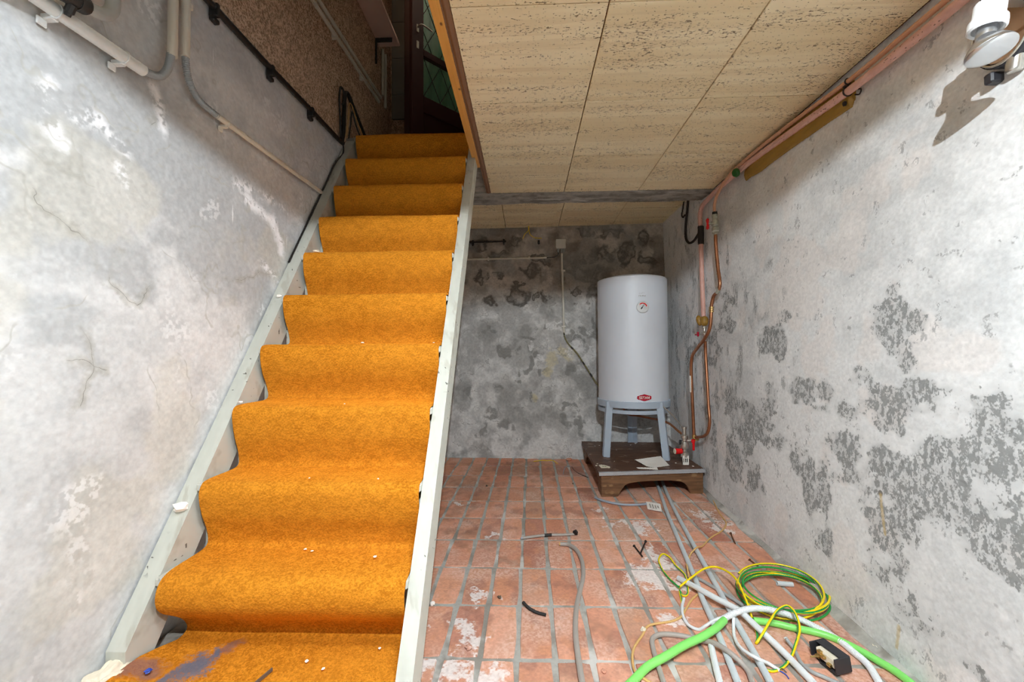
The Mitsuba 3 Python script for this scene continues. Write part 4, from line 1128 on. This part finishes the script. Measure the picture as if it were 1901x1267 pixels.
part(tg, 'mark', cat(*[box(SX + a, SX + b, SY - .0247, SY - .0241, .195, .222) for a, b in ((-.017, -.013), (-.005, .001), (.004, .0065), (.010, .014))]), 'mat_black', label='dark printed strokes')
part(sv, 'inlet', tube([(SX - .004, SY + .01, .44), (SX - .02, SY + .06, .47), (SX - .05, SY + .11, .52), (SX - .10, SY + .16, .575)], .0055, 8), 'mat_nickel', smooth=50, label='grey braided hose')
solo('copper_pipe', tube([(.835, 3.52, .60), (.835, 3.52, .53), (.84, 3.515, .485), (.87, 3.50, .462), (.93, 3.46, .458), (1.00, 3.36, .455), (1.06, 3.22, .455), (1.09, 3.14, .445), (1.12, 3.07, .41), (1.146, 3.03, .385)], .0085, 12), 'mat_copper',
     'bare copper pipe looping under the water heater between its legs', 'pipe', smooth=50)
gs = thing('black_iron_pipe', 'black iron pipe hooking from the beam to the thick pink pipe', 'pipe')
part(gs, 'pipe', tube([(1.268, 3.152, 2.21), (1.266, 3.175, 2.117), (1.264, 3.215, 1.963), (1.262, 3.205, 1.88), (1.261, 3.14, 1.828), (1.258, 3.046, 1.820), (1.252, 2.93, 1.852)], .0092, 12), 'mat_dark_iron', smooth=50)
part(gs, 'hook', tube([(1.266, 3.235, 2.21), (1.266, 3.275, 2.125), (1.266, 3.292, 2.095), (1.266, 3.265, 2.068), (1.266, 3.23, 2.075)], .006, 8), 'mat_dark_iron', smooth=50)
oc = thing('insulated_pipe', 'ochre padded pipe sleeve behind the thick pink pipe under the ceiling', 'pipe sleeve')
oa = np.array([(1.268, 2.345, 2.004), (1.268, 2.25, 2.012), (1.268, 2.10, 2.016), (1.268, 1.90, 2.010), (1.268, 1.72, 2.002), (1.268, 1.62, 1.995), (1.268, 1.575, 1.992)])
sp = spline(oa, 10)
tt = np.linspace(0, 1, len(sp))
rad = .042 * np.clip(np.minimum(tt / .22, (1 - tt) / .05), .35, 1) ** .6 + .012
ms = sweep(sp, 1.0, 20)
ms = sweep(sp, rad, 20)
vv = ms.vertices.copy()
vv[:, 0] = 1.270 + (vv[:, 0] - 1.268) * .34                  # flattened between the pipe and the wall
part(oc, 'sleeve', tm(vv, ms.faces), 'mat_ochre', smooth=60)
pc = thing('pipe_clip', 'dark double pipe clip holding the salmon and the pink pipe to the right wall', 'pipe clip')
part(pc, 'ring', axis_to(trimesh.creation.torus(.0170, .0026, 24, 8), (1.242, 1.575, 1.991), (0, 1, .03)), 'mat_dark_iron', smooth=50)
part(pc, 'ring', axis_to(trimesh.creation.torus(.0110, .0025, 24, 8), (1.2438, 1.575, 2.0305), (0, 1, .05)), 'mat_dark_iron', smooth=50)
part(pc, 'stud', cat(box(1.255, 1.295, 1.568, 1.582, 2.000, 2.020, .003), box(1.226, 1.262, 1.570, 1.580, 2.006, 2.014, .002)), 'mat_dark_iron')
part(pc, 'screw', axis_to(lathe([(0, 0), (.009, 0), (.009, .006), (0, .008)], 10), (1.252, 1.60, 1.960), (-1, .2, -.3)), 'mat_dark_iron')
part(pc, 'spring', tube([(1.262, 1.565, 1.972), (1.262, 1.545, 1.962), (1.262, 1.538, 1.975), (1.262, 1.55, 1.985)], .0025, 8), 'mat_dark_iron', smooth=50)
solo('tap_handle', axis_to(lathe([(0, -.012), (.016, -.012), (.024, -.006), (.025, .004), (.020, .012), (0, .015)], 14), (1.214, 2.345, 2.020), (-.9, -.1, -.35)), 'mat_green_handle', 'dark green round tap handle between the pipes under the ceiling', 'tap handle', smooth=40)

# ------------------------------------------------------------------ the opened bulkhead lamp on the right wall
bl = thing('bulkhead_lamp', 'opened black bulkhead wall lamp with a porcelain socket and a mirrored reflector bulb', 'wall lamp')
bn = np.array([-1, 0, .06])
bp_ = np.array([1.272, 1.060, 1.832])


def oval(m):
    """The fixture is an upright oval: narrowed along the wall."""
    m.vertices[:, 1] = bp_[1] + (m.vertices[:, 1] - bp_[1]) * .66
    return m


part(bl, 'base', oval(axis_to(lathe([(0, 0), (.098, 0), (.108, .010), (.112, .042), (.104, .045), (.098, .018), (.094, .010)], 40), bp_, bn)), 'mat_box_black', smooth=40)
part(bl, 'reflector_plate', oval(axis_to(lathe([(0, .012), (.060, .012), (.090, .020), (.098, .042), (.095, .040), (.088, .018)], 40), bp_, bn)), 'mat_interior_rust', smooth=40, label='rusty reflector dish')
part(bl, 'rim', oval(axis_to(trimesh.creation.torus(.1045, .0034, 48, 8), bp_ + np.array([-1, 0, .06]) * .046, bn)), 'mat_nickel', smooth=50, label='metal rim')
part(bl, 'hinge', cat(box(1.225, 1.268, 1.085, 1.108, 1.700, 1.728, .004)), 'mat_box_black')
part(bl, 'cable_gland', axis_to(lathe([(0, 0), (.017, 0), (.017, .030), (.013, .036), (0, .036)], 18), (1.238, 1.045, 1.735), (0, .1, -1)), 'mat_nickel', smooth=40, label='metal gland')
sa, sd = np.array([1.100, .972, 1.815]), np.array([-.13, .05, -1.0])
part(bl, 'socket', axis_to(lathe([(0, 0), (.026, 0), (.028, .004), (.028, .038), (.033, .042), (.034, .048), (.034, .062), (.030, .066), (.026, .062), (.025, .045), (0, .045)], 32), sa, sd), 'mat_porcelain', smooth=40, label='white porcelain socket')
part(bl, 'socket_arm', cat(box(1.100, 1.262, .960, .990, 1.8155, 1.8215, .001)), 'mat_nickel', label='metal socket arm')
sdn = sd / np.linalg.norm(sd)
b0 = sa + sdn * .050
part(bl, 'bulb_neck', axis_to(lathe([(.0155, 0), (.0175, .012), (.0175, .030), (.0165, .036)], 28), b0, sdn), 'mat_bulb_silver', smooth=50, label='silvered bulb neck')
bd_ = np.array([.02, -.26, -1.0])
bd_ /= np.linalg.norm(bd_)
part(bl, 'bulb', axis_to(lathe([(.0165, -.004), (.022, .004), (.034, .018), (.0415, .030), (.0435, .037)], 36), b0 + sdn * .034, bd_), 'mat_bulb_silver', smooth=50, label='mirrored reflector bulb')
part(bl, 'bulb_lens', axis_to(lathe([(.0435, .037), (.0425, .0405), (.034, .0445), (.018, .0475), (0, .0485)], 36), b0 + sdn * .034, bd_), 'mat_mirror', smooth=50, label='shiny bulb face')
part(bl, 'wire_guard', tube([(1.235, 1.07, 1.95), (1.205, 1.078, 1.93), (1.195, 1.080, 1.89), (1.195, 1.080, 1.83), (1.205, 1.08, 1.79), (1.235, 1.08, 1.77)], .0028, 8), 'mat_soft_black', smooth=50)
part(bl, 'terminal', box(1.205, 1.240, 1.035, 1.06, 1.872, 1.886, .003), 'mat_nickel')

# ------------------------------------------------------------------ unseen lamps, placed to light the cellar and the stairwell
lm = thing('ceiling_lamp', 'unseen white dish lamp under the ceiling, placed to light the walls and stairs', 'ceiling lamp')
tilt = trimesh.transformations.rotation_matrix(-.06, [0, 1, 0])  # dish tilted so its rim casts the slanting shadow edge on the walls
sh_ = lathe([(.012, .045), (.05, .042), (.14, .020), (.205, -.0226), (.206, -.0246), (.203, -.0246), (.138, .0145), (.05, .038), (.012, .041)], 64)
sh_.apply_transform(tilt)
part(lm, 'shade', sh_.apply_translation(UNSEEN_LAMP), 'mat_shade', smooth=40)
part(lm, 'stem', straight([UNSEEN_LAMP + [0, 0, .012], UNSEEN_LAMP + [0, 0, .101]], .011, 16), 'mat_white_plastic', smooth=50)
em = trimesh.creation.icosphere(1, .0055).apply_translation(UNSEEN_LAMP)
scene[lm + '__bulb'] = mikit.ply(em, 'mat_white_plastic', emitter={'type': 'area', 'radiance': {'type': 'rgb', 'value': [LAMP_POWER * c for c in LAMP_TINT]}})
labels[lm + '__bulb'] = {'label': 'small bright unseen bulb'}

rl = thing('ceiling_lamp', 'unseen round frosted lamp in a ceiling drum, placed to light the floor', 'ceiling lamp')
part(rl, 'housing', lathe([(0, -.001), (.150, -.001), (.152, -.006), (.151, -.090), (.144, -.092), (.141, -.088), (.141, -.010), (0, -.010)], 48).apply_translation(UNSEEN_ROUND_LAMP), 'mat_white_plastic', smooth=40)  # deep drum keeps this unseen lamp off the upper walls
dif = lathe([(0, -.026), (.08, -.025), (.138, -.022)], 48)
dif.faces = dif.faces[:, ::-1] if dif.face_normals[:, 2].mean() > 0 else dif.faces
dif.apply_translation(UNSEEN_ROUND_LAMP)
scene[rl + '__diffuser'] = mikit.ply(dif, 'mat_white_plastic', emitter={'type': 'area', 'radiance': {'type': 'rgb', 'value': [ROUND_POWER * c for c in LAMP_TINT]}})
labels[rl + '__diffuser'] = {'label': 'glowing frosted unseen diffuser'}
hl = thing('hall_lamp', 'unseen globe lamp above the stairwell, placed to light the wallpaper and door curtain', 'lamp')
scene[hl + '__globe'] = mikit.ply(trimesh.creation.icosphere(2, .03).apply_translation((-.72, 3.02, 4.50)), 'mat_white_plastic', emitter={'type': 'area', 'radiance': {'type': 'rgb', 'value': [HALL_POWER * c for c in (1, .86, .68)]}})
part(hl, 'cord', straight([(-.72, 3.02, 4.53), (-.72, 3.02, 4.70)], .004, 6), 'mat_black')

# ------------------------------------------------------------------ on the floor: conduits and cables
R = 'mat_conduit_grey'
solo('floor_conduit', tube([(1.02, 3.33, .011), (.917, 2.83, .011), (.851, 2.51, .011), (.718, 1.768, .011), (.697, 1.674, .011), (.665, 1.475, .011), (.626, 1.272, .011), (.58, 1.03, .011)], .0108, 14), R,
     'pale grey straight conduit from under the platform, the left one of two', 'conduit', smooth=50)
solo('floor_conduit', tube([(1.068, 3.33, .011), (.962, 2.833, .011), (.906, 2.513, .011), (.781, 1.678, .011), (.757, 1.517, .011), (.728, 1.311, .011), (.68, 1.03, .011)], .0108, 14), R,
     'pale grey straight conduit from under the platform, the right one of two', 'conduit', smooth=50)
solo('floor_conduit', tube([(.655, 1.812, .014), (.689, 1.725, .028), (.735, 1.635, .034), (.782, 1.565, .034), (.804, 1.483, .028), (.832, 1.392, .014), (.844, 1.28, .0115), (.855, 1.10, .0115)], .0108, 14), 'mat_white_plastic',
     'white conduit lying across the two straight grey conduits', 'conduit', smooth=50)
solo('floor_conduit', tube([(.612, 1.406, .0115), (.589, 1.327, .0115), (.573, 1.268, .0115), (.53, 1.10, .0115)], .0102, 14), 'mat_white_plastic', 'short white conduit end under the green cable, left of the grey conduits', 'conduit', smooth=50)
solo('floor_tube', tube([(.740, 1.830, .0075), (.781, 1.756, .0075), (.818, 1.681, .0075), (.850, 1.61, .0075)], .007, 12), 'mat_grey_plastic', 'thin grey tube lying beside the crossing of the conduits', 'tube', smooth=50)
solo('conduit_stub', cat(*[lathe([(.0078, 0), (.0098, 0), (.0098, .062), (.0078, .062), (.0078, 0)], 18)]).apply_transform(trimesh.geometry.align_vectors([0, 0, 1], [1, -.12, 0])).apply_translation((1.058, 1.788, .010)), 'mat_conduit_grey',
     'short cut of pale conduit lying inside the coil of earth wire', 'conduit', smooth=40)
fx = [(.700, 1.520, .026), (.763, 1.535, .045), (.836, 1.55, .050), (.904, 1.546, .045), (.974, 1.53, .030), (1.017, 1.499, .020), (1.055, 1.446, .013), (1.062, 1.392, .012), (1.065, 1.341, .012), (1.048, 1.288, .012), (1.01, 1.20, .012), (.96, 1.08, .012)]
solo('flexible_conduit', corrugated(fx, .0112, .0056, .0022, 14), 'mat_white_plastic', 'white corrugated conduit arching over the other conduits toward the right wall', 'conduit', smooth=True)
ga = [(.20, 1.12, .0125), (.272, 1.213, .0125), (.318, 1.258, .0125), (.372, 1.304, .018), (.437, 1.334, .028), (.517, 1.384, .030), (.591, 1.422, .032), (.656, 1.465, .034), (.706, 1.512, .030)]
gc = thing('green_cable', 'thick light green cable in the foreground, its cut end under the white corrugated conduit', 'cable')
part(gc, 'sheath', tube(ga, .0122, 14), 'mat_light_green', smooth=50)
part(gc, 'core', sweep(np.array([(.7055, 1.5115, .030), (.712, 1.519, .0297)]), [.0085, .006], 10), 'mat_yellow_wire', label='yellow cut end')
solo('green_cable', tube([(.825, 1.540, .0125), (.892, 1.526, .0125), (.941, 1.504, .0125), (.993, 1.487, .0125), (1.04, 1.46, .0125), (1.079, 1.412, .0125), (1.107, 1.358, .0125), (1.127, 1.303, .0125), (1.132, 1.15, .0125)], .0115, 14), 'mat_light_green',
     'thick light green cable running off along the right wall behind the black socket box', 'cable', smooth=50)
solo('grey_cable', tube([(.395, 1.10, .0085), (.404, 1.25, .0085), (.410, 1.325, .0085), (.416, 1.39, .0085), (.428, 1.440, .0085), (.455, 1.461, .0085), (.49, 1.465, .0085), (.539, 1.457, .0085), (.590, 1.437, .0090), (.622, 1.395, .028), (.652, 1.348, .028), (.677, 1.312, .012),
                         (.669, 1.265, .0085), (.64, 1.15, .0085)], .0082, 12), 'mat_cable_grey', 'grey rubber cable bent in an arch in front of the green cable', 'cable', smooth=50)


def bicolour(name, pts, r, label, group=None, turns=7.0, n=8, phase=0.0, sides=14):
    """Earth wire: half green, half yellow, the two stripes twisting slowly along it."""
    p, s = resample(spline(pts, n), .007)
    m = sweep(p, r, sides)
    k = len(p)
    a = np.tile(np.arange(sides) * 2 * math.pi / sides, k) + np.repeat(s * turns + phase, sides)
    a = np.r_[a, phase, phase]
    on = (np.sin(a) > .0)[:, None]
    col = np.where(on, np.array(srgb(236, 206, 12)), np.array(srgb(30, 140, 62)))
    return solo(name, m, 'mat_earth_wire', label, 'wire', group, smooth=True, color=col)


cx, cy = 1.020, 1.695
coil = []
for i in range(6 * 22):
    t = i / 22 * 2 * math.pi + 2.2
    k = i / 22
    ra = 1 + .055 * math.sin(k * 2.4 + 1.0)
    ax_, bx2 = .172 * ra, .136 * ra
    rot = .55 + .05 * math.sin(k * 1.9)
    ex, ey = ax_ * math.cos(t), bx2 * math.sin(t)
    coil.append((cx + ex * math.cos(rot) - ey * math.sin(rot) + .012 * math.sin(k * 3.1), cy + ex * math.sin(rot) + ey * math.cos(rot) + .010 * math.cos(k * 2.2), .006 + .0058 * k + .010 * (1 + math.sin(t * 1.0 + k * 1.3)) * min(1, k)))
bicolour('earth_wire', coil, .0041, 'coil of green and yellow earth wire lying on the bricks by the right wall', turns=1.7, n=3, phase=5.4)
bicolour('earth_wire', [(.823, 1.547, .018), (.821, 1.568, .050), (.828, 1.608, .062), (.845, 1.686, .070), (.85, 1.782, .060), (.825, 1.839, .050), (.773, 1.824, .050), (.704, 1.78, .040), (.632, 1.737, .020)], .0042,
         'yellow-faced earth wire arching over the conduits left of the coil', turns=.5, phase=4.3)
bicolour('earth_wire', [(.632, 1.737, .014), (.618, 1.825, .006), (.614, 1.911, .0055), (.629, 1.993, .0055), (.666, 2.04, .006), (.683, 2.016, .0055), (.687, 1.927, .0055), (.698, 1.865, .006), (.683, 1.79, .007), (.645, 1.70, .006), (.630, 1.701, .0055), (.628, 1.727, .010), (.612, 1.665, .0055), (.604, 1.639, .005)], .0040,
         'thin loop of green and yellow earth wire left of the grey conduits', turns=6, phase=1.0)
bicolour('earth_wire', [(.830, 1.575, .016), (.814, 1.51, .008), (.791, 1.455, .006), (.773, 1.431, .006), (.804, 1.445, .030), (.859, 1.487, .055), (.906, 1.523, .065), (.944, 1.532, .072), (.946, 1.495, .068), (.931, 1.451, .045), (.883, 1.399, .025), (.84, 1.359, .010), (.784, 1.32, .006),
                        (.747, 1.312, .006), (.733, 1.332, .006), (.738, 1.354, .006)], .0042, 'green and yellow earth wire standing in a loop over the white corrugated conduit', turns=4.0, phase=.2)
solo('white_cable', tube([(.627, 1.679, .006), (.597, 1.621, .006), (.58, 1.558, .006), (.583, 1.517, .006), (.607, 1.496, .006), (.641, 1.516, .006), (.674, 1.517, .026), (.702, 1.517, .036)], .0055, 10), 'mat_white_plastic',
     'thin white cable curling into the end of the white corrugated conduit', 'cable', smooth=50)
wc = thing('white_cable', 'thin white cable with bare blue wire ends lying across the white conduit', 'cable')
part(wc, 'sheath', tube([(.748, 1.530, .030), (.735, 1.505, .010), (.714, 1.454, .006), (.700, 1.375, .024), (.722, 1.333, .028), (.757, 1.334, .012), (.779, 1.314, .006)], .0055, 10), 'mat_white_plastic', smooth=50)
part(wc, 'wire_end', tube([(.777, 1.316, .006), (.786, 1.309, .004), (.791, 1.299, .003), (.790, 1.287, .003)], .0018, 6), 'mat_blue_wire', label='blue wire end')
part(wc, 'wire_end', tube([(.777, 1.315, .007), (.792, 1.318, .008), (.798, 1.31, .004)], .0015, 6), 'mat_black', label='black wire end')
solo('tan_cable', tube([(1.235, 2.765, .006), (1.175, 2.544, .0045), (1.149, 2.414, .0045), (1.089, 2.323, .0045), (.973, 2.219, .0045), (.880, 2.11, .010), (.841, 2.068, .0265), (.805, 2.045, .012), (.744, 1.951, .0045), (.722, 1.89, .024), (.706, 1.831, .010)], .0040, 10), 'mat_tan_cable',
     'thin tan cable kinked across the straight grey conduits', 'cable', smooth=50)
solo('tan_cable', tube([(.715, 1.728, .0045), (.656, 1.674, .0045), (.61, 1.615, .0045), (.576, 1.57, .0045), (.533, 1.543, .0045), (.437, 1.514, .0045), (.402, 1.466, .0045), (.354, 1.399, .0045), (.337, 1.352, .0045), (.333, 1.297, .0045), (.353, 1.272, .0045), (.40, 1.23, .0045)], .0042, 10),
     'mat_tan_cable', 'thin tan cable lying left of the grey rubber cable in the foreground', 'cable', smooth=50)
cg = thing('cut_cable', 'short grey cable with an open cut end beside the black socket box', 'cable')
part(cg, 'sheath', tube([(.874, 1.432, .022), (.881, 1.409, .010), (.866, 1.341, .0065), (.876, 1.309, .0065), (.896, 1.292, .0065), (.95, 1.24, .0065)], .0060, 12), 'mat_grey_plastic', smooth=50)
part(cg, 'end_ring', axis_to(trimesh.creation.torus(.0052, .0015, 16, 6), (.873, 1.4345, .0238), (-.1, .6, .45)), 'mat_white_plastic', label='pale cut end')
bx_o = thing('socket_box', 'open black plastic socket box with brass contacts lying on the bricks near the right wall', 'socket box')
M = np.eye(4)
ang = math.radians(10)
M[:3, :3] = trimesh.transformations.euler_matrix(math.radians(-4), math.radians(-6), ang)[:3, :3]
M[:3, 3] = (.962, 1.350, .003)


def at_box(m):
    m = m.copy()
    m.apply_transform(M)
    return m


hx, hy, hz, t = .028, .046, .046, .0035
part(bx_o, 'shell', at_box(cat(box(hx - t, hx, -hy, hy, 0, hz, .001), box(-hx, hx, hy - t, hy, 0, hz, .001), box(-hx, hx, -hy, -hy + t, 0, hz, .001), box(-hx, hx, -hy, hy, 0, t, .001), box(-hx * .2, hx, -hy, hy, hz - t, hz, .001))), 'mat_box_black')
part(bx_o, 'core', at_box(box(-.022, .016, -.034, .030, .008, .040, .004)), 'mat_cream_plaster', label='cream ceramic core')
for k, (x, y, z) in enumerate(((-.026, .018, .018), (-.026, -.002, .028), (-.026, -.022, .016), (-.024, .01, .035))):
    part(bx_o, 'contact', at_box(box(x - .006, x + .006, y - .007, y + .007, z - .004, z + .004, .001)), 'mat_brass', label='brass contact')
part(bx_o, 'screw', at_box(straight([(-.020, .006, .024), (-.058, .012, .026)], .0028, 8)), 'mat_brass', label='long brass screw')
nl = [('nail', [(1.108, 2.278, .004), (1.071, 2.157, .004)], 'thin dark nail with a black head lying on the bricks near the right wall', 'mat_rusty_steel'),
      ('wood_screw', [(1.056, 1.993, .004), (1.063, 1.937, .004)], 'short rusty screw on the bricks behind the coil of earth wire', 'mat_rusty_steel'),
      ('iron_staple', [(.546, 2.121, .0045), (.557, 2.016, .0045)], 'dark iron strip forming the left arm of a V on the bricks', 'mat_dark_iron'),
      ('iron_staple', [(.614, 2.156, .013), (.552, 2.030, .0125)], 'dark iron strip forming the right arm of a V on the bricks', 'mat_dark_iron')]
for nm, q, lb, mt in nl:
    a, b = np.array(q[0]), np.array(q[1])
    d = (b - a) / np.linalg.norm(b - a)
    r = .0038
    solo(nm, cat(straight([a, b], r, 8), axis_to(lathe([(0, -.003), (.0065, -.002), (.0065, .002), (0, .003)], 10), a, d)), mt, lb, nm.split('_')[-1], smooth=40)
tc = thing('tagged_cable', 'grey cable with a white paper tag curving out from the left foot of the platform', 'cable')
part(tc, 'sheath', tube([(.462, 2.80, .008), (.494, 2.756, .008), (.557, 2.704, .008), (.629, 2.675, .008), (.70, 2.673, .008), (.775, 2.690, .008)], .0075, 12), 'mat_grey_wire', smooth=50)
tgm = tm([(.783, 2.73, .008), (.759, 2.611, .004), (.83, 2.554, .010), (.861, 2.681, .012), (.783, 2.73, .0092), (.759, 2.611, .0052), (.83, 2.554, .0112), (.861, 2.681, .0132)], [(0, 1, 2), (0, 2, 3), (4, 6, 5), (4, 7, 6), (0, 5, 1), (0, 4, 5), (1, 6, 2), (1, 5, 6), (2, 7, 3), (2, 6, 7), (3, 4, 0), (3, 7, 4)])
part(tc, 'tag', tgm, 'mat_paper', label='white paper tag with dark print')
tk = [k for k in scene if k.startswith(tc + '__tag')][0]
pr = []
for i in range(4):
    c0 = np.array([.792 + .0135 * i, 2.655 - .011 * i, .0128])
    pr.append(tm([c0 + [-.012, -.030, -.0028], c0 + [-.005, -.033, -.0022], c0 + [.004, .024, .0006], c0 + [-.002, .027, .0004]], [(0, 1, 2), (0, 2, 3)]))
part(tk, 'print', cat(*pr), 'mat_cable_grey', label='dark print')
solo('floor_wire', tube([(.391, 3.554, .003), (.399, 3.458, .003), (.431, 3.352, .003), (.485, 3.261, .003)], .0026, 8), 'mat_brown_wire', 'thin brown wire on the bricks left of the platform', 'wire', smooth=50)
solo('floor_wire', tube([(.296, 3.344, .003), (.316, 3.469, .003), (.349, 3.57, .003), (.38, 3.588, .003)], .0026, 8), 'mat_grey_wire', 'thin grey blue wire on the bricks left of the platform', 'wire', smooth=50)
solo('floor_wire', tube([(.062, 3.726, .004), (.137, 3.755, .004), (.186, 3.746, .005), (.237, 3.758, .004), (.275, 3.65, .004)], .0032, 8), 'mat_yellow_wire', 'yellow wire scrap on the floor at the foot of the far wall', 'wire', smooth=50)
solo('brick_shard', chip((.385, 3.775, .0), .03, 5, .35).apply_transform(np.diag([1, 1, 1, 1])), 'mat_brick', 'broken sliver of brick at the foot of the far wall left of the platform', 'brick shard')
tp = thing('taped_cable', 'short grey cable with black tape in its middle lying level on the bricks', 'cable')
path = [(-.024, 2.193, .0075), (.044, 2.215, .0075), (.113, 2.231, .0075), (.191, 2.235, .0075), (.255, 2.246, .0075)]
part(tp, 'sheath', tube(path, .0068, 12), 'mat_cable_grey', smooth=50)
part(tp, 'tape', straight([(.094, 2.227, .0078), (.132, 2.2325, .0078)], .0076, 12), 'mat_black', smooth=50, label='black tape')
part(tp, 'cap', cat(chip((.262, 2.248, .0005), .013, 3, .9)), 'mat_black', label='black end cap')
part(tp, 'core', straight([(-.034, 2.190, .0075), (-.023, 2.1935, .0075)], .0045, 8), 'mat_grey_wire')
hs = thing('grey_hose', 'long grey hose snaking over the bricks toward the viewer', 'hose')
hp = [(.170, 2.123, .0105), (.209, 2.118, .0105), (.241, 2.072, .0105), (.257, 1.984, .0105), (.248, 1.841, .0105), (.221, 1.73, .0105), (.192, 1.62, .0105), (.172, 1.503, .0105), (.164, 1.412, .0105), (.162, 1.331, .0105), (.161, 1.255, .0105), (.165, 1.05, .0105)]
part(hs, 'hose', tube(hp, .0098, 14), 'mat_cable_grey', smooth=50)
part(hs, 'end', sweep(np.array([(.1695, 2.123, .0105), (.164, 2.1235, .0105)]), [.0088, .007], 12), 'mat_tan_cable', label='tan cut end')
solo('corrugated_scrap', corrugated([(-.018, 1.64, .006), (.005, 1.603, .006), (.033, 1.579, .006), (.068, 1.564, .006)], .0062, .004, .0016), 'mat_soft_black', 'short black corrugated scrap lying on the bricks', 'scrap', smooth=True)
FB = [(.412, 1.491, .010, 'mat_cream_plaster', 'pale crumb with an orange edge on the bricks right of the grey hose'), (.235, 1.30, .008, 'mat_brick', 'orange brick crumb on the bricks beside the grey hose'),
      (-.2, 1.388, .011, 'mat_brick', 'orange brick crumb on the bricks near the right stringer'), (-.114, 1.671, .008, 'mat_dark_chip', 'dark crumb on the bricks left of the black corrugated scrap'), (.348, 3.103, .007, 'mat_dark_chip', 'dark crumb on the bricks left of the platform'),
      (-.298, 3.043, .008, 'mat_dark_chip', 'dark crumb on the far bricks beside the stairs'), (-.375, 1.62, .010, 'mat_chip', 'white crumb on the bricks beside the right stringer'), (1.16, 1.42, .012, 'mat_cream_plaster', 'pale crumb at the foot of the right wall')]
for i, (x, y, s, mt, lb) in enumerate(FB):
    solo('floor_crumb', chip((x, y, .001), s, i + 90, .6), mt, lb, 'crumb')
